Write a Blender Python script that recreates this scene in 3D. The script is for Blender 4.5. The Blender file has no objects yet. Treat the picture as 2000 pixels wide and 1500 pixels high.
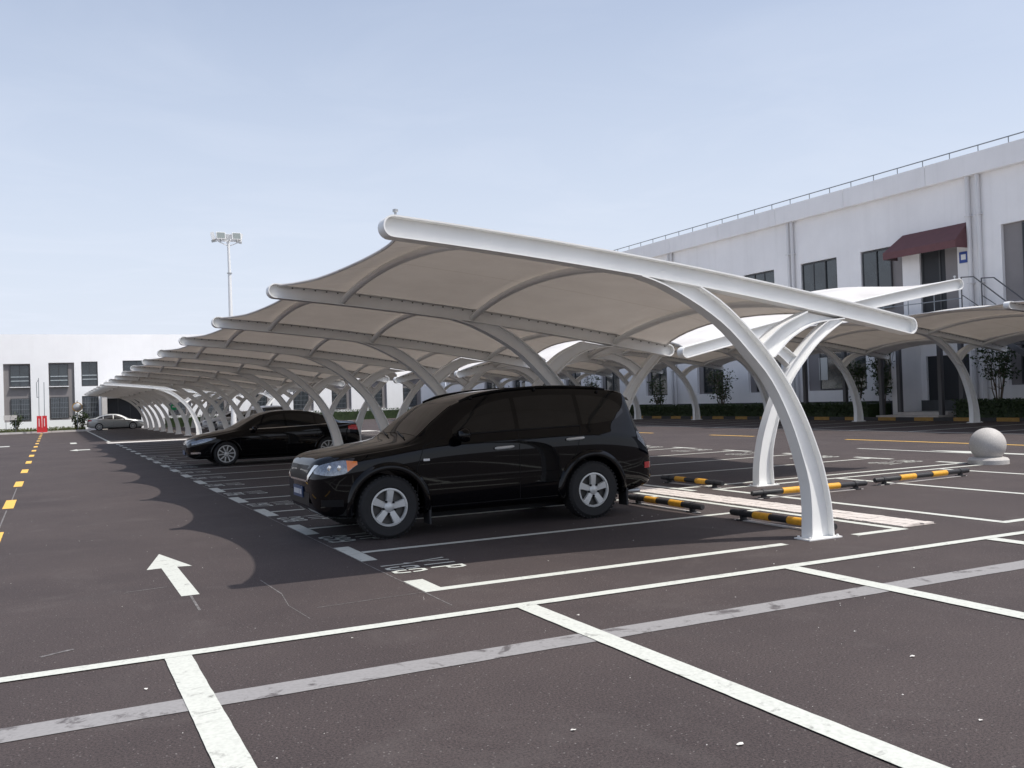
import bpy, bmesh, math, random
import numpy as np
from mathutils import Matrix, Vector
random.seed(7); rng = np.random.default_rng(7)
S = bpy.context.scene
COL = S.collection

# ------------------------------------------------------------------ camera, sky, sun, exposure
def cam_axes(yaw, pitch, roll):
    f = Vector((math.sin(yaw)*math.cos(pitch), math.cos(yaw)*math.cos(pitch), math.sin(pitch)))
    r = Vector((math.cos(yaw), -math.sin(yaw), 0)); u = r.cross(f)
    return r*math.cos(roll)+u*math.sin(roll), u*math.cos(roll)-r*math.sin(roll), f
cd = bpy.data.cameras.new('camera'); cam = bpy.data.objects.new('camera', cd); COL.objects.link(cam)
r_, u_, f_ = cam_axes(0.460584, 0.014970, -0.0333486)
cam.matrix_world = Matrix(((r_.x, u_.x, -f_.x, 0), (r_.y, u_.y, -f_.y, 0), (r_.z, u_.z, -f_.z, 1.6), (0, 0, 0, 1)))
cd.sensor_fit = 'HORIZONTAL'; cd.sensor_width = 36; cd.lens = 36*1817.8/2000; cd.clip_start = .05; cd.clip_end = 3000
S.camera = cam

SUN = Vector((0.37, -0.355, 1.0)).normalized()          # towards the sun
sun_el = math.asin(SUN.z); sun_az = math.atan2(SUN.x, SUN.y)
W = bpy.data.worlds.new('World'); S.world = W; W.use_nodes = True
nt = W.node_tree; nt.nodes.clear()
def N(t, typ, **kw):
    n = t.nodes.new(typ)
    for k, v in kw.items():
        if k in n.inputs.keys(): n.inputs[k].default_value = v
        else: setattr(n, k, v)
    return n
sky = N(nt, 'ShaderNodeTexSky', sky_type='NISHITA', sun_disc=False, sun_elevation=sun_el, sun_rotation=sun_az,
        altitude=20, air_density=0.95, dust_density=2.8, ozone_density=1.4)
tc = N(nt, 'ShaderNodeTexCoord'); sep = N(nt, 'ShaderNodeSeparateXYZ'); nt.links.new(tc.outputs['Generated'], sep.inputs[0])
mx = N(nt, 'ShaderNodeMath', operation='MAXIMUM'); mx.inputs[1].default_value = .08; nt.links.new(sep.outputs['Z'], mx.inputs[0])
dx = N(nt, 'ShaderNodeMath', operation='DIVIDE'); dy = N(nt, 'ShaderNodeMath', operation='DIVIDE')
nt.links.new(sep.outputs['X'], dx.inputs[0]); nt.links.new(mx.outputs[0], dx.inputs[1])
nt.links.new(sep.outputs['Y'], dy.inputs[0]); nt.links.new(mx.outputs[0], dy.inputs[1])
cmb = N(nt, 'ShaderNodeCombineXYZ'); nt.links.new(dx.outputs[0], cmb.inputs[0]); nt.links.new(dy.outputs[0], cmb.inputs[1])
mp = N(nt, 'ShaderNodeMapping'); mp.inputs['Scale'].default_value = (1.0, 1.0, 1); mp.inputs['Rotation'].default_value = (0, 0, .5); mp.inputs['Location'].default_value = (.4, .2, 0)
nt.links.new(cmb.outputs[0], mp.inputs[0])
nz = N(nt, 'ShaderNodeTexNoise', Scale=1.1, Detail=9.0, Roughness=.58, Distortion=.7); nt.links.new(mp.outputs[0], nz.inputs['Vector'])
rmp = N(nt, 'ShaderNodeValToRGB'); rmp.color_ramp.elements[0].position = .46; rmp.color_ramp.elements[1].position = .82
rmp.color_ramp.elements[0].color = (0, 0, 0, 1); rmp.color_ramp.elements[1].color = (.10, .10, .10, 1)
nt.links.new(nz.outputs['Fac'], rmp.inputs[0])
hz = N(nt, 'ShaderNodeMapRange'); hz.inputs['From Min'].default_value = 0; hz.inputs['From Max'].default_value = .55; hz.inputs['To Min'].default_value = .98; hz.inputs['To Max'].default_value = .16
nt.links.new(sep.outputs['Z'], hz.inputs[0])
ad = N(nt, 'ShaderNodeMath', operation='ADD', use_clamp=True); nt.links.new(hz.outputs[0], ad.inputs[0]); nt.links.new(rmp.outputs[0], ad.inputs[1])
mixc = N(nt, 'ShaderNodeMix', data_type='RGBA'); nt.links.new(ad.outputs[0], mixc.inputs[0])
nt.links.new(sky.outputs[0], mixc.inputs[6]); mixc.inputs[7].default_value = (4.85, 5.2, 5.95, 1)
bg = N(nt, 'ShaderNodeBackground', Strength=0.15); nt.links.new(mixc.outputs[2], bg.inputs[0])
wo = N(nt, 'ShaderNodeOutputWorld'); nt.links.new(bg.outputs[0], wo.inputs[0])

sl = bpy.data.lights.new('sun', 'SUN'); sl.energy = 3.6; sl.angle = math.radians(.6); sl.color = (1, .96, .9)
so = bpy.data.objects.new('sun', sl); COL.objects.link(so); so.location = (20, -20, 40)
so.rotation_euler = SUN.to_track_quat('Z', 'Y').to_euler()
S.view_settings.view_transform = 'Standard'; S.view_settings.look = 'None'; S.view_settings.exposure = 0.15
S.view_settings.gamma = 1; S.view_settings.use_curve_mapping = False
S.cycles.max_bounces = 8; S.cycles.transparent_max_bounces = 12

# ------------------------------------------------------------------ materials
M = {}
def mat(name, col, rough=.6, metal=0, var=.0, vscale=3.0, bump=0, bscale=60, coat=0, spec=.5, col2=None):
    m = bpy.data.materials.new(name); m.use_nodes = True; t = m.node_tree; b = t.nodes['Principled BSDF']
    b.inputs['Base Color'].default_value = (*col, 1); b.inputs['Roughness'].default_value = rough; b.inputs['Metallic'].default_value = metal
    b.inputs['Specular IOR Level'].default_value = spec
    if coat: b.inputs['Coat Weight'].default_value = coat; b.inputs['Coat Roughness'].default_value = .03
    if var or bump:
        tcn = N(t, 'ShaderNodeTexCoord')
    if var:
        n = N(t, 'ShaderNodeTexNoise', Scale=vscale, Detail=6.0, Roughness=.6); t.links.new(tcn.outputs['Object'], n.inputs['Vector'])
        r = N(t, 'ShaderNodeValToRGB'); r.color_ramp.elements[0].position = .3; r.color_ramp.elements[1].position = .7
        lo = col2 if col2 else tuple(c*(1-var) for c in col)
        r.color_ramp.elements[0].color = (*lo, 1); r.color_ramp.elements[1].color = (*[min(1, c*(1+var*.5)) for c in col], 1)
        t.links.new(n.outputs['Fac'], r.inputs[0]); t.links.new(r.outputs[0], b.inputs['Base Color'])
        rr = N(t, 'ShaderNodeMapRange'); rr.inputs['To Min'].default_value = max(0, rough-.08); rr.inputs['To Max'].default_value = min(1, rough+.08)
        t.links.new(n.outputs['Fac'], rr.inputs[0]); t.links.new(rr.outputs[0], b.inputs['Roughness'])
    if bump:
        n2 = N(t, 'ShaderNodeTexNoise', Scale=bscale, Detail=4.0); t.links.new(tcn.outputs['Object'], n2.inputs['Vector'])
        bp = N(t, 'ShaderNodeBump', Strength=bump, Distance=.01); t.links.new(n2.outputs['Fac'], bp.inputs['Height']); t.links.new(bp.outputs[0], b.inputs['Normal'])
    M[name] = m; return m

def asphalt():
    m = bpy.data.materials.new('asphalt'); m.use_nodes = True; t = m.node_tree; b = t.nodes['Principled BSDF']
    tcn = N(t, 'ShaderNodeTexCoord')
    def noise(sc, det=5., ro=.6, dist=0.):
        n = N(t, 'ShaderNodeTexNoise', Scale=sc, Detail=det, Roughness=ro, Distortion=dist); t.links.new(tcn.outputs['Object'], n.inputs['Vector']); return n
    def ramp(src, p0, p1, c0, c1):
        r = N(t, 'ShaderNodeValToRGB'); r.color_ramp.elements[0].position = p0; r.color_ramp.elements[1].position = p1
        r.color_ramp.elements[0].color = (*c0, 1); r.color_ramp.elements[1].color = (*c1, 1); t.links.new(src, r.inputs[0]); return r
    big = ramp(noise(.45, 8, .65).outputs['Fac'], .3, .7, (.042, .0342, .0345), (.064, .0528, .0512))
    fine = ramp(noise(75, 5, .9).outputs['Fac'], .36, .66, (.16, .17, .20), (2.1, 1.98, 1.90))
    mul = N(t, 'ShaderNodeMix', data_type='RGBA', blend_type='MULTIPLY'); mul.inputs[0].default_value = 1
    t.links.new(big.outputs[0], mul.inputs[6]); t.links.new(fine.outputs[0], mul.inputs[7])
    # pale aggregate grains
    vo = N(t, 'ShaderNodeTexVoronoi', Scale=70.0, feature='F1'); t.links.new(tcn.outputs['Object'], vo.inputs['Vector'])
    vc = N(t, 'ShaderNodeSeparateColor'); t.links.new(vo.outputs['Color'], vc.inputs[0])
    g1 = N(t, 'ShaderNodeMath', operation='GREATER_THAN'); g1.inputs[1].default_value = .965; t.links.new(vc.outputs[0], g1.inputs[0])
    g2 = N(t, 'ShaderNodeMath', operation='LESS_THAN'); g2.inputs[1].default_value = .33; t.links.new(vo.outputs['Distance'], g2.inputs[0])
    g3 = N(t, 'ShaderNodeMath', operation='MULTIPLY'); t.links.new(g1.outputs[0], g3.inputs[0]); t.links.new(g2.outputs[0], g3.inputs[1])
    g4 = N(t, 'ShaderNodeMath', operation='MULTIPLY'); g4.inputs[1].default_value = .55; t.links.new(g3.outputs[0], g4.inputs[0])
    m2 = N(t, 'ShaderNodeMix', data_type='RGBA'); t.links.new(g4.outputs[0], m2.inputs[0]); t.links.new(mul.outputs[2], m2.inputs[6]); m2.inputs[7].default_value = (.26, .24, .23, 1)
    # dusty scuffs
    dn = noise(.8, 9, .7, 1.2); dr = ramp(dn.outputs['Fac'], .54, .8, (0, 0, 0), (.40, .40, .40))
    m3 = N(t, 'ShaderNodeMix', data_type='RGBA'); t.links.new(dr.outputs[0], m3.inputs[0]); t.links.new(m2.outputs[2], m3.inputs[6]); m3.inputs[7].default_value = (.125, .11, .103, 1)
    # faint wheel-path darkening along the lane and oil spots
    on = noise(.9, 3, .5, .4); orr = ramp(on.outputs['Fac'], .62, .74, (0, 0, 0), (.28, .28, .28))
    m4 = N(t, 'ShaderNodeMix', data_type='RGBA'); t.links.new(orr.outputs[0], m4.inputs[0]); t.links.new(m3.outputs[2], m4.inputs[6]); m4.inputs[7].default_value = (.045, .04, .04, 1)
    t.links.new(m4.outputs[2], b.inputs['Base Color'])
    b.inputs['Roughness'].default_value = .82; b.inputs['Specular IOR Level'].default_value = .35
    bp = N(t, 'ShaderNodeBump', Strength=.4, Distance=.005); n5 = noise(190, 3, .7); t.links.new(n5.outputs['Fac'], bp.inputs['Height']); t.links.new(bp.outputs[0], b.inputs['Normal'])
    M['asphalt'] = m
asphalt()

def paint(name, col, wear, wearcol=(.085, .075, .072), wsc=9., p0=.60, p1=.72):
    m = bpy.data.materials.new(name); m.use_nodes = True; t = m.node_tree; b = t.nodes['Principled BSDF']
    tcn = N(t, 'ShaderNodeTexCoord')
    n = N(t, 'ShaderNodeTexNoise', Scale=wsc, Detail=9.0, Roughness=.7, Distortion=.5); t.links.new(tcn.outputs['Object'], n.inputs['Vector'])
    r = N(t, 'ShaderNodeValToRGB'); r.color_ramp.elements[0].position = p0; r.color_ramp.elements[1].position = p1
    r.color_ramp.elements[0].color = (0, 0, 0, 1); r.color_ramp.elements[1].color = (wear,)*3+(1,)
    t.links.new(n.outputs['Fac'], r.inputs[0])
    n2 = N(t, 'ShaderNodeTexNoise', Scale=40., Detail=4.0); t.links.new(tcn.outputs['Object'], n2.inputs['Vector'])
    r2 = N(t, 'ShaderNodeValToRGB'); r2.color_ramp.elements[0].color = (*[c*.84 for c in col], 1); r2.color_ramp.elements[1].color = (*col, 1)
    r2.color_ramp.elements[0].position = .25; r2.color_ramp.elements[1].position = .6; t.links.new(n2.outputs['Fac'], r2.inputs[0])
    mxx = N(t, 'ShaderNodeMix', data_type='RGBA'); t.links.new(r.outputs[0], mxx.inputs[0]); t.links.new(r2.outputs[0], mxx.inputs[6]); mxx.inputs[7].default_value = (*wearcol, 1)
    t.links.new(mxx.outputs[2], b.inputs['Base Color']); b.inputs['Roughness'].default_value = .7
    bp = N(t, 'ShaderNodeBump', Strength=.2, Distance=.005); t.links.new(n2.outputs['Fac'], bp.inputs['Height']); t.links.new(bp.outputs[0], b.inputs['Normal'])
    M[name] = m
paint('white_paint', (.56, .575, .525), .7, p0=.57, p1=.70)
paint('grey_strip', (.27, .262, .26), .9, wearcol=(.075, .066, .066), wsc=4.5, p0=.54, p1=.63)
paint('yellow_paint', (.80, .48, .09), .45)
paint('chalk', (.22, .21, .205), .95, wsc=22., p0=.42, p1=.58)
mat('white_steel', (.83, .83, .81), .38, var=.05, vscale=1.5)
mat('galvanised', (.45, .46, .46), .4, metal=.6)
mat('dark_bolt', (.10, .095, .09), .5, metal=.3)
mat('concrete', (.46, .44, .42), .8, var=.15, vscale=4, bump=.2, bscale=40)
mat('pale_concrete', (.55, .53, .50), .8, var=.12, vscale=2, bump=.2, bscale=30)
mat('granite', (.50, .48, .455), .65, var=.35, vscale=90, bump=.15, bscale=120)
mat('brick', (.60, .55, .51), .8, var=.16, vscale=12, bump=.2)
mat('brick_joint', (.26, .23, .21), .9)
mat('rubber_black', (.022, .022, .024), .55, bump=.2, bscale=80)
mat('tyre', (.018, .018, .019), .75, bump=.3, bscale=90)
mat('yellow_plastic', (.72, .36, .03), .5, var=.2, vscale=14)
mat('black_paint', (.001, .0011, .002), .03, spec=.32)
mat('silver_paint', (.40, .41, .40), .28, metal=.55, coat=.6)
mat('white_car_paint', (.74, .75, .76), .3, coat=.6)
mat('black_trim', (.006, .006, .007), .45, spec=.2)
mat('wheel_alloy', (.62, .63, .62), .38, metal=.35)
mat('arch_plastic', (.02, .02, .022), .38)
mat('car_glass', (.004, .0045, .005), .02, spec=.5)
mat('alloy', (.56, .57, .57), .33, metal=.75)
mat('chrome', (.75, .75, .75), .12, metal=1)
mat('lamp_glass', (.26, .28, .31), .14, coat=1, metal=.7, var=.5, vscale=25)
mat('amber', (.85, .22, .03), .2, coat=1)
mat('tail_red', (.45, .015, .02), .15, coat=1)
mat('plate_blue', (.02, .05, .13), .4)
mat('wall_white', (.88, .885, .89), .85, var=.04, vscale=.6, bump=.06, bscale=30)
mat('wall_offwhite', (.84, .825, .82), .85, var=.06, vscale=.5, bump=.06, bscale=30)
mat('wall_grey', (.23, .215, .215), .8, var=.08, vscale=1.5)
mat('plinth', (.07, .075, .078), .75, var=.2, vscale=2)
mat('window_frame', (.05, .052, .055), .45)
mat('window_rail', (.45, .5, .52), .4)
mat('glass', (.03, .038, .042), .05, spec=1.0, var=.5, vscale=1.2)
mat('dark_interior', (.02, .022, .026), .6)
mat('curtain', (.55, .55, .52), .9)
mat('pipe_white', (.66, .65, .65), .5)
mat('steel_dark', (.10, .10, .105), .5, metal=.3)
mat('rail_grey', (.22, .24, .26), .5, metal=.3)
mat('awning', (.13, .055, .06), .75, var=.15, vscale=3)
mat('sign_blue', (.02, .06, .28), .4)
mat('sign_white', (.75, .75, .75), .5)
mat('red_paint', (.62, .03, .035), .4, var=.1, vscale=3)
mat('green_sign', (.0, .36, .13), .4)
mat('kerb_yellow', (.36, .215, .06), .75, var=.3, vscale=5)
mat('kerb_black', (.04, .04, .042), .75)
mat('lamp_white', (.72, .73, .73), .4)
mat('floodlight_glass', (.22, .25, .24), .15, spec=.8)
mat('bark', (.12, .09, .065), .9, bump=.4, bscale=25)
mat('pebble', (.62, .60, .56), .8)
mat('dry_leaf', (.30, .20, .11), .8)
def leafmat(name, col, col2):
    m = mat(name, col, .55, var=.4, vscale=6, col2=col2); t = m.node_tree; b = t.nodes['Principled BSDF']
    b.inputs['Subsurface Weight'].default_value = 0
    tr = N(t, 'ShaderNodeBsdfTranslucent'); tr.inputs[0].default_value = (*[c*1.1 for c in col], 1)
    ms = N(t, 'ShaderNodeMixShader'); ms.inputs[0].default_value = .3; out = t.nodes['Material Output']
    t.links.new(b.outputs[0], ms.inputs[1]); t.links.new(tr.outputs[0], ms.inputs[2]); t.links.new(ms.outputs[0], out.inputs[0])
leafmat('leaf_dark', (.045, .075, .025), (.02, .035, .014)); leafmat('leaf_grass', (.115, .135, .04), (.07, .085, .03))
def membrane_mat():
    m = bpy.data.materials.new('membrane'); m.use_nodes = True; t = m.node_tree; b = t.nodes['Principled BSDF']; out = t.nodes['Material Output']
    tcn = N(t, 'ShaderNodeTexCoord'); n = N(t, 'ShaderNodeTexNoise', Scale=1.3, Detail=5.0); t.links.new(tcn.outputs['Object'], n.inputs['Vector'])
    r = N(t, 'ShaderNodeValToRGB'); r.color_ramp.elements[0].color = (.60, .58, .56, 1); r.color_ramp.elements[1].color = (.78, .765, .74, 1); t.links.new(n.outputs['Fac'], r.inputs[0])  # soft mottled shadow painted into the cloth colour as noise contrast
    r.color_ramp.elements[0].position = .3; r.color_ramp.elements[1].position = .7
    sp = N(t, 'ShaderNodeSeparateXYZ'); t.links.new(tcn.outputs['Object'], sp.inputs[0])
    md = N(t, 'ShaderNodeMath', operation='PINGPONG'); md.inputs[1].default_value = .77; t.links.new(sp.outputs['Y'], md.inputs[0])
    ls = N(t, 'ShaderNodeMath', operation='LESS_THAN'); ls.inputs[1].default_value = .022; t.links.new(md.outputs[0], ls.inputs[0])
    sm = N(t, 'ShaderNodeMix', data_type='RGBA', blend_type='MULTIPLY'); t.links.new(ls.outputs[0], sm.inputs[0]); t.links.new(r.outputs[0], sm.inputs[6]); sm.inputs[7].default_value = (.86, .85, .83, 1)
    t.links.new(sm.outputs[2], b.inputs['Base Color']); b.inputs['Roughness'].default_value = .55
    wn = N(t, 'ShaderNodeTexNoise', Scale=3.2, Detail=3.0, Distortion=.6); t.links.new(tcn.outputs['Object'], wn.inputs['Vector'])
    wb = N(t, 'ShaderNodeBump', Strength=.25, Distance=.06); t.links.new(wn.outputs['Fac'], wb.inputs['Height']); t.links.new(wb.outputs[0], b.inputs['Normal'])
    tr = N(t, 'ShaderNodeBsdfTranslucent'); tr.inputs[0].default_value = (.60, .52, .44, 1)
    ms = N(t, 'ShaderNodeMixShader'); ms.inputs[0].default_value = .135
    t.links.new(b.outputs[0], ms.inputs[1]); t.links.new(tr.outputs[0], ms.inputs[2]); t.links.new(ms.outputs[0], out.inputs[0]); M['membrane'] = m
membrane_mat()
def streaks(name, amt):
    t = M[name].node_tree; b = t.nodes['Principled BSDF']; src = b.inputs['Base Color'].links[0].from_socket
    tcn = N(t, 'ShaderNodeTexCoord'); mpn = N(t, 'ShaderNodeMapping'); mpn.inputs['Scale'].default_value = (1.6, 1.6, .09); t.links.new(tcn.outputs['Object'], mpn.inputs[0])
    n = N(t, 'ShaderNodeTexNoise', Scale=1.4, Detail=7.0, Roughness=.65); t.links.new(mpn.outputs[0], n.inputs['Vector'])
    r = N(t, 'ShaderNodeValToRGB'); r.color_ramp.elements[0].position = .5; r.color_ramp.elements[1].position = .8; r.color_ramp.elements[0].color = (0, 0, 0, 1); r.color_ramp.elements[1].color = (amt,)*3+(1,)
    t.links.new(n.outputs['Fac'], r.inputs[0]); mm = N(t, 'ShaderNodeMix', data_type='RGBA'); t.links.new(r.outputs[0], mm.inputs[0]); t.links.new(src, mm.inputs[6]); mm.inputs[7].default_value = (.42, .40, .38, 1); t.links.new(mm.outputs[2], b.inputs['Base Color'])
streaks('wall_offwhite', .13); streaks('wall_white', .08); streaks('white_steel', .10)

# ------------------------------------------------------------------ helpers
class MB:
    def __init__(s): s.v = []; s.f = []
    def add(s, v, f): o = len(s.v); s.v += [tuple(map(float, q)) for q in v]; s.f += [tuple(i+o for i in q) for q in f]; return s
    def box(s, x0, x1, y0, y1, z0, z1):
        v = [(x, y, z) for z in (z0, z1) for y in (y0, y1) for x in (x0, x1)]
        return s.add(v, [(0, 2, 3, 1), (4, 5, 7, 6), (0, 1, 5, 4), (2, 6, 7, 3), (0, 4, 6, 2), (1, 3, 7, 5)])
    def tube(s, pts, r, n=8, caps=True):
        pts = [Vector(p) for p in pts]; rs = r if isinstance(r, (list, tuple)) else [r]*len(pts); V = []; F = []
        for i, p in enumerate(pts):
            a = pts[max(0, i-1)]; c = pts[min(len(pts)-1, i+1)]; d = (c-a).normalized()
            ref = Vector((0, 0, 1)) if abs(d.z) < .9 else Vector((1, 0, 0)); e1 = d.cross(ref).normalized(); e2 = d.cross(e1)
            for k in range(n):
                an = 2*math.pi*k/n; V.append(p+e1*(rs[i]*math.cos(an))+e2*(rs[i]*math.sin(an)))
        for i in range(len(pts)-1):
            for k in range(n):
                F.append((i*n+k, i*n+(k+1) % n, (i+1)*n+(k+1) % n, (i+1)*n+k))
        if caps: F.append(tuple(range(n))); F.append(tuple(range((len(pts)-1)*n, len(pts)*n))[::-1])
        return s.add(V, F)
    def bar(s, a, b, w, h=None):     # rectangular bar from a to b
        a = Vector(a); b = Vector(b); d = (b-a).normalized(); ref = Vector((0, 0, 1)) if abs(d.z) < .95 else Vector((1, 0, 0))
        e1 = d.cross(ref).normalized()*(w/2); e2 = d.cross(e1).normalized()*((h or w)/2)
        v = [p+i*e1+j*e2 for p in (a, b) for i, j in ((-1, -1), (1, -1), (1, 1), (-1, 1))]
        return s.add(v, [(0, 1, 2, 3), (7, 6, 5, 4), (0, 4, 5, 1), (1, 5, 6, 2), (2, 6, 7, 3), (3, 7, 4, 0)])
    def lathe(s, prof, n=24, axis='z', c=(0, 0, 0), ring=False):   # prof: [(r,h)]
        V = []; F = []
        for r, h in prof:
            for k in range(n):
                a = 2*math.pi*k/n; x, y = r*math.cos(a), r*math.sin(a)
                V.append((c[0]+x, c[1]+y, c[2]+h) if axis == 'z' else (c[0]+x, c[1]+h, c[2]+y))
        for i in range(len(prof)-1):
            for k in range(n): F.append((i*n+k, i*n+(k+1) % n, (i+1)*n+(k+1) % n, (i+1)*n+k))
        if ring:
            for k in range(n): F.append(((len(prof)-1)*n+k, (len(prof)-1)*n+(k+1) % n, (k+1) % n, k))
            return s.add(V, F)
        if prof[0][0] > 1e-6: F.append(tuple(range(n))[::-1])
        if prof[-1][0] > 1e-6: F.append(tuple(range((len(prof)-1)*n, len(prof)*n)))
        return s.add(V, F)
    def mesh(s, name, m, smooth=False, angle=35, fix=True):
        me = bpy.data.meshes.new(name); me.from_pydata(s.v, [], s.f)
        if fix:
            bm = bmesh.new(); bm.from_mesh(me); bmesh.ops.recalc_face_normals(bm, faces=bm.faces); bm.to_mesh(me); bm.free()
        for q in (m if isinstance(m, (list, tuple)) else [m]): me.materials.append(M[q])
        if smooth:
            me.shade_smooth(); me.set_sharp_from_angle(angle=math.radians(angle))
        return me
    def obj(s, name, m, parent=None, **kw): return link(name, s.mesh(name, m, **kw), parent)
def link(name, me, parent=None, loc=None):
    o = bpy.data.objects.new(name, me); COL.objects.link(o)
    if parent: o.parent = parent
    if loc: o.location = loc
    return o
def empty(name, loc, rz=0, sc=1):
    o = bpy.data.objects.new(name, None); COL.objects.link(o); o.location = loc; o.rotation_euler = (0, 0, rz); o.scale = (sc,)*3; o.empty_display_size = .2
    return o
def tag(o, label=None, cat=None, group=None, kind=None):
    if label: o['label'] = label
    if cat: o['category'] = cat
    if group: o['group'] = group
    if kind: o['kind'] = kind
    return o
def copy_tree(o, parent=None):
    c = o.copy(); COL.objects.link(c)
    if parent: c.parent = parent
    for ch in list(o.children): copy_tree(ch, c)
    return c
def pch(keys):   # monotone cubic interpolation
    x = np.array([k[0] for k in keys], float); y = np.array([k[1] for k in keys], float)
    h = np.diff(x); d = np.diff(y)/h; m = np.zeros_like(y); m[0] = d[0]; m[-1] = d[-1]
    for i in range(1, len(x)-1):
        m[i] = 0 if d[i-1]*d[i] <= 0 else 3*(h[i-1]+h[i])/((2*h[i]+h[i-1])/d[i-1]+(h[i]+2*h[i-1])/d[i])
    def f(q):
        q = min(max(q, x[0]), x[-1]); i = min(max(int(np.searchsorted(x, q)-1), 0), len(h)-1); t = (q-x[i])/h[i]
        return (1+2*t)*(1-t)**2*y[i]+t*(1-t)**2*h[i]*m[i]+t*t*(3-2*t)*y[i+1]+t*t*(t-1)*h[i]*m[i+1]
    return f

# ------------------------------------------------------------------ ground
g = MB(); g.add([(-400, -200, 0), (600, -200, 0), (600, 900, 0), (-400, 900, 0)], [(0, 1, 2, 3)])
ground = tag(g.obj('ground', 'asphalt'), kind='structure')
ZL = .004
def sheet(name, x0, x1, y0, y1, m, z=ZL):
    j = {'white_paint': .002, 'grey_strip': .005, 'yellow_paint': .003}.get(m, 0)
    if not j or y0 > 16: return flat_sheet(name, x0, x1, y0, y1, m, z)
    lx = x1-x0 > y1-y0; a, b = (x0, x1) if lx else (y0, y1); c, d = (y0, y1) if lx else (x0, x1); n = min(160, max(3, int((b-a)/.09))); V = []
    for i in range(n+1):
        t = a+(b-a)*i/n+(rng.normal(0, j*.6) if i in (0, n) else 0); p, q = c+rng.normal(0, j*.5), d+rng.normal(0, j*.5); V += [(t, p, z), (t, q, z)] if lx else [(q, t, z), (p, t, z)]
    return MB().add(V, [(2*i, 2*i+2, 2*i+3, 2*i+1) for i in range(n)]).obj(name, m, ground, fix=False)
def flat_sheet(name, x0, x1, y0, y1, m, z=ZL): return MB().add([(x0, y0, z), (x1, y0, z), (x1, y1, z), (x0, y1, z)], [(0, 1, 2, 3)]).obj(name, m, ground, fix=False)
def poly(name, pts, m, z=ZL): return MB().add([(a, b, z) for a, b in pts], [tuple(range(len(pts)))]).obj(name, m, ground, fix=False)

BAY = 2.285
# row 1 bays (L marks, bay lines)
for k in range(0, 19):
    y = 7.385+BAY*k
    if k == 0:
        poly('bay_line', [(2.77, y-.06), (7.0 if 0 else 6.74, y-.06), (6.74, y+.06), (2.95, y+.06), (2.95, y+.50), (2.77, y+.50)], 'white_paint')
        sheet('bay_line', 7.72, 8.36, y-.06, y+.06, 'white_paint')
    else:
        sheet('bay_bar', 2.77, 2.94, y-.55, y+.50, 'white_paint'); sheet('bay_line', 2.944, 8.36, y-.055, y+.055, 'white_paint')
sheet('bay_line', 8.364, 8.48, 7.325, 50, 'white_paint')
# far block bays
for k in range(0, 15): sheet('bay_line', 2.77, 8.36, 53.8+BAY*k, 53.91+BAY*k, 'white_paint')
sheet('bay_line', 2.64, 2.766, 53, 88, 'white_paint')
# spine strip of small bricks, worn paint lines either side
sheet('brick_bed', 8.52, 9.04, 7.42, 50, 'brick_joint', .005)
bm_ = MB(); yy = 7.45
while yy < 24:
    for j, (a, b) in enumerate(((8.53, 8.695), (8.70, 8.865), (8.87, 9.03))):
        h = .016+rng.uniform(0, .006); o = .05 if j == 1 else 0
        bm_.box(a, b, yy+o, yy+o+.093, .004, h)
    yy += .1
tag(bm_.obj('brick_paving', 'brick', ground, fix=False), kind='stuff')
sheet('brick_paving', 8.53, 9.03, 24.02, 50, 'brick', .016)
# row 2 bays and the end bays beside them
sheet('bay_line', 9.22, 9.34, 12.2, 50, 'white_paint')
sheet('bay_line', 9.62, 9.74, 7.1, 12.1, 'white_paint'); sheet('bay_line', 9.62, 17.4, 6.98, 7.096, 'white_paint')
sheet('bay_line', 9.62, 16.2, 12.104, 12.21, 'white_paint'); sheet('bay_line', 9.344, 16.2, 12.62, 12.74, 'white_paint')
sheet('bay_bar', 16.204, 16.37, 12.62, 13.3, 'white_paint')
for x in (12.25, 14.85, 17.4): sheet('bay_line', x, x+.12, 7.1, 12.1 if x < 17 else 11.0, 'white_paint')
for k in range(1, 17):
    y = 12.68+BAY*k; sheet('bay_bar', 16.204, 16.37, y-.52, y+.52, 'white_paint'); sheet('bay_line', 9.344, 16.2, y-.055, y+.055, 'white_paint')
# row 3 bays
for k in range(0, 24): sheet('bay_line', 26.2, 33.4, 12+2.6*k, 12.12+2.6*k, 'white_paint')
sheet('bay_line', 26.05, 26.19, 12, 80, 'white_paint')
# foreground: long line, T lines, worn grey strip
sheet('edge_line', -14, 15.5, 6.37, 6.49, 'white_paint', .008)
for x in (-4.8, -2.1, .615, 3.14, 5.80, 8.46, 11.1):
    sheet('bay_line', x, x+.165, -3, 6.366, 'white_paint', .008)
sheet('grey_band', -14, 16, 5.215, 5.45, 'grey_strip', .004)
# yellow lane dashes
for k in range(-1, 14): 
    y = 12.75+5.3*k; sheet('lane_dash', -.78, -.61, y, y+1.75, 'yellow_paint')
for a, b in ((7, 10), (11.8, 20.9), (25, 27.4), (31, 36), (40, 45), (50, 55), (60, 66)): sheet('lane_dash', 21.55, 21.70, a, b, 'yellow_paint')
def arrow(x, y, L=2.6, s=1, flip=1):
    return poly('lane_arrow', [(x-.075*s, y), (x+.075*s, y), (x+.075*s, y+flip*L*.615), (x+.215*s, y+flip*L*.60), (x, y+flip*L), (x-.215*s, y+flip*L*.61), (x-.075*s, y+flip*L*.615)][::flip], 'white_paint')
arrow(1.035, 8.41); poly('lane_arrow', [(.66, 43.4), (.98, 42.6), (.98, 43.15), (1.46, 43.15), (1.46, 44.0), (.98, 44.0), (.98, 44.6)], 'white_paint'); sheet('lane_arrow', .86, 1.16, 52.5, 54.6, 'white_paint')
sheet('lane_arrow', -2.6, -1.9, 52.6, 53.8, 'white_paint')
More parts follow.
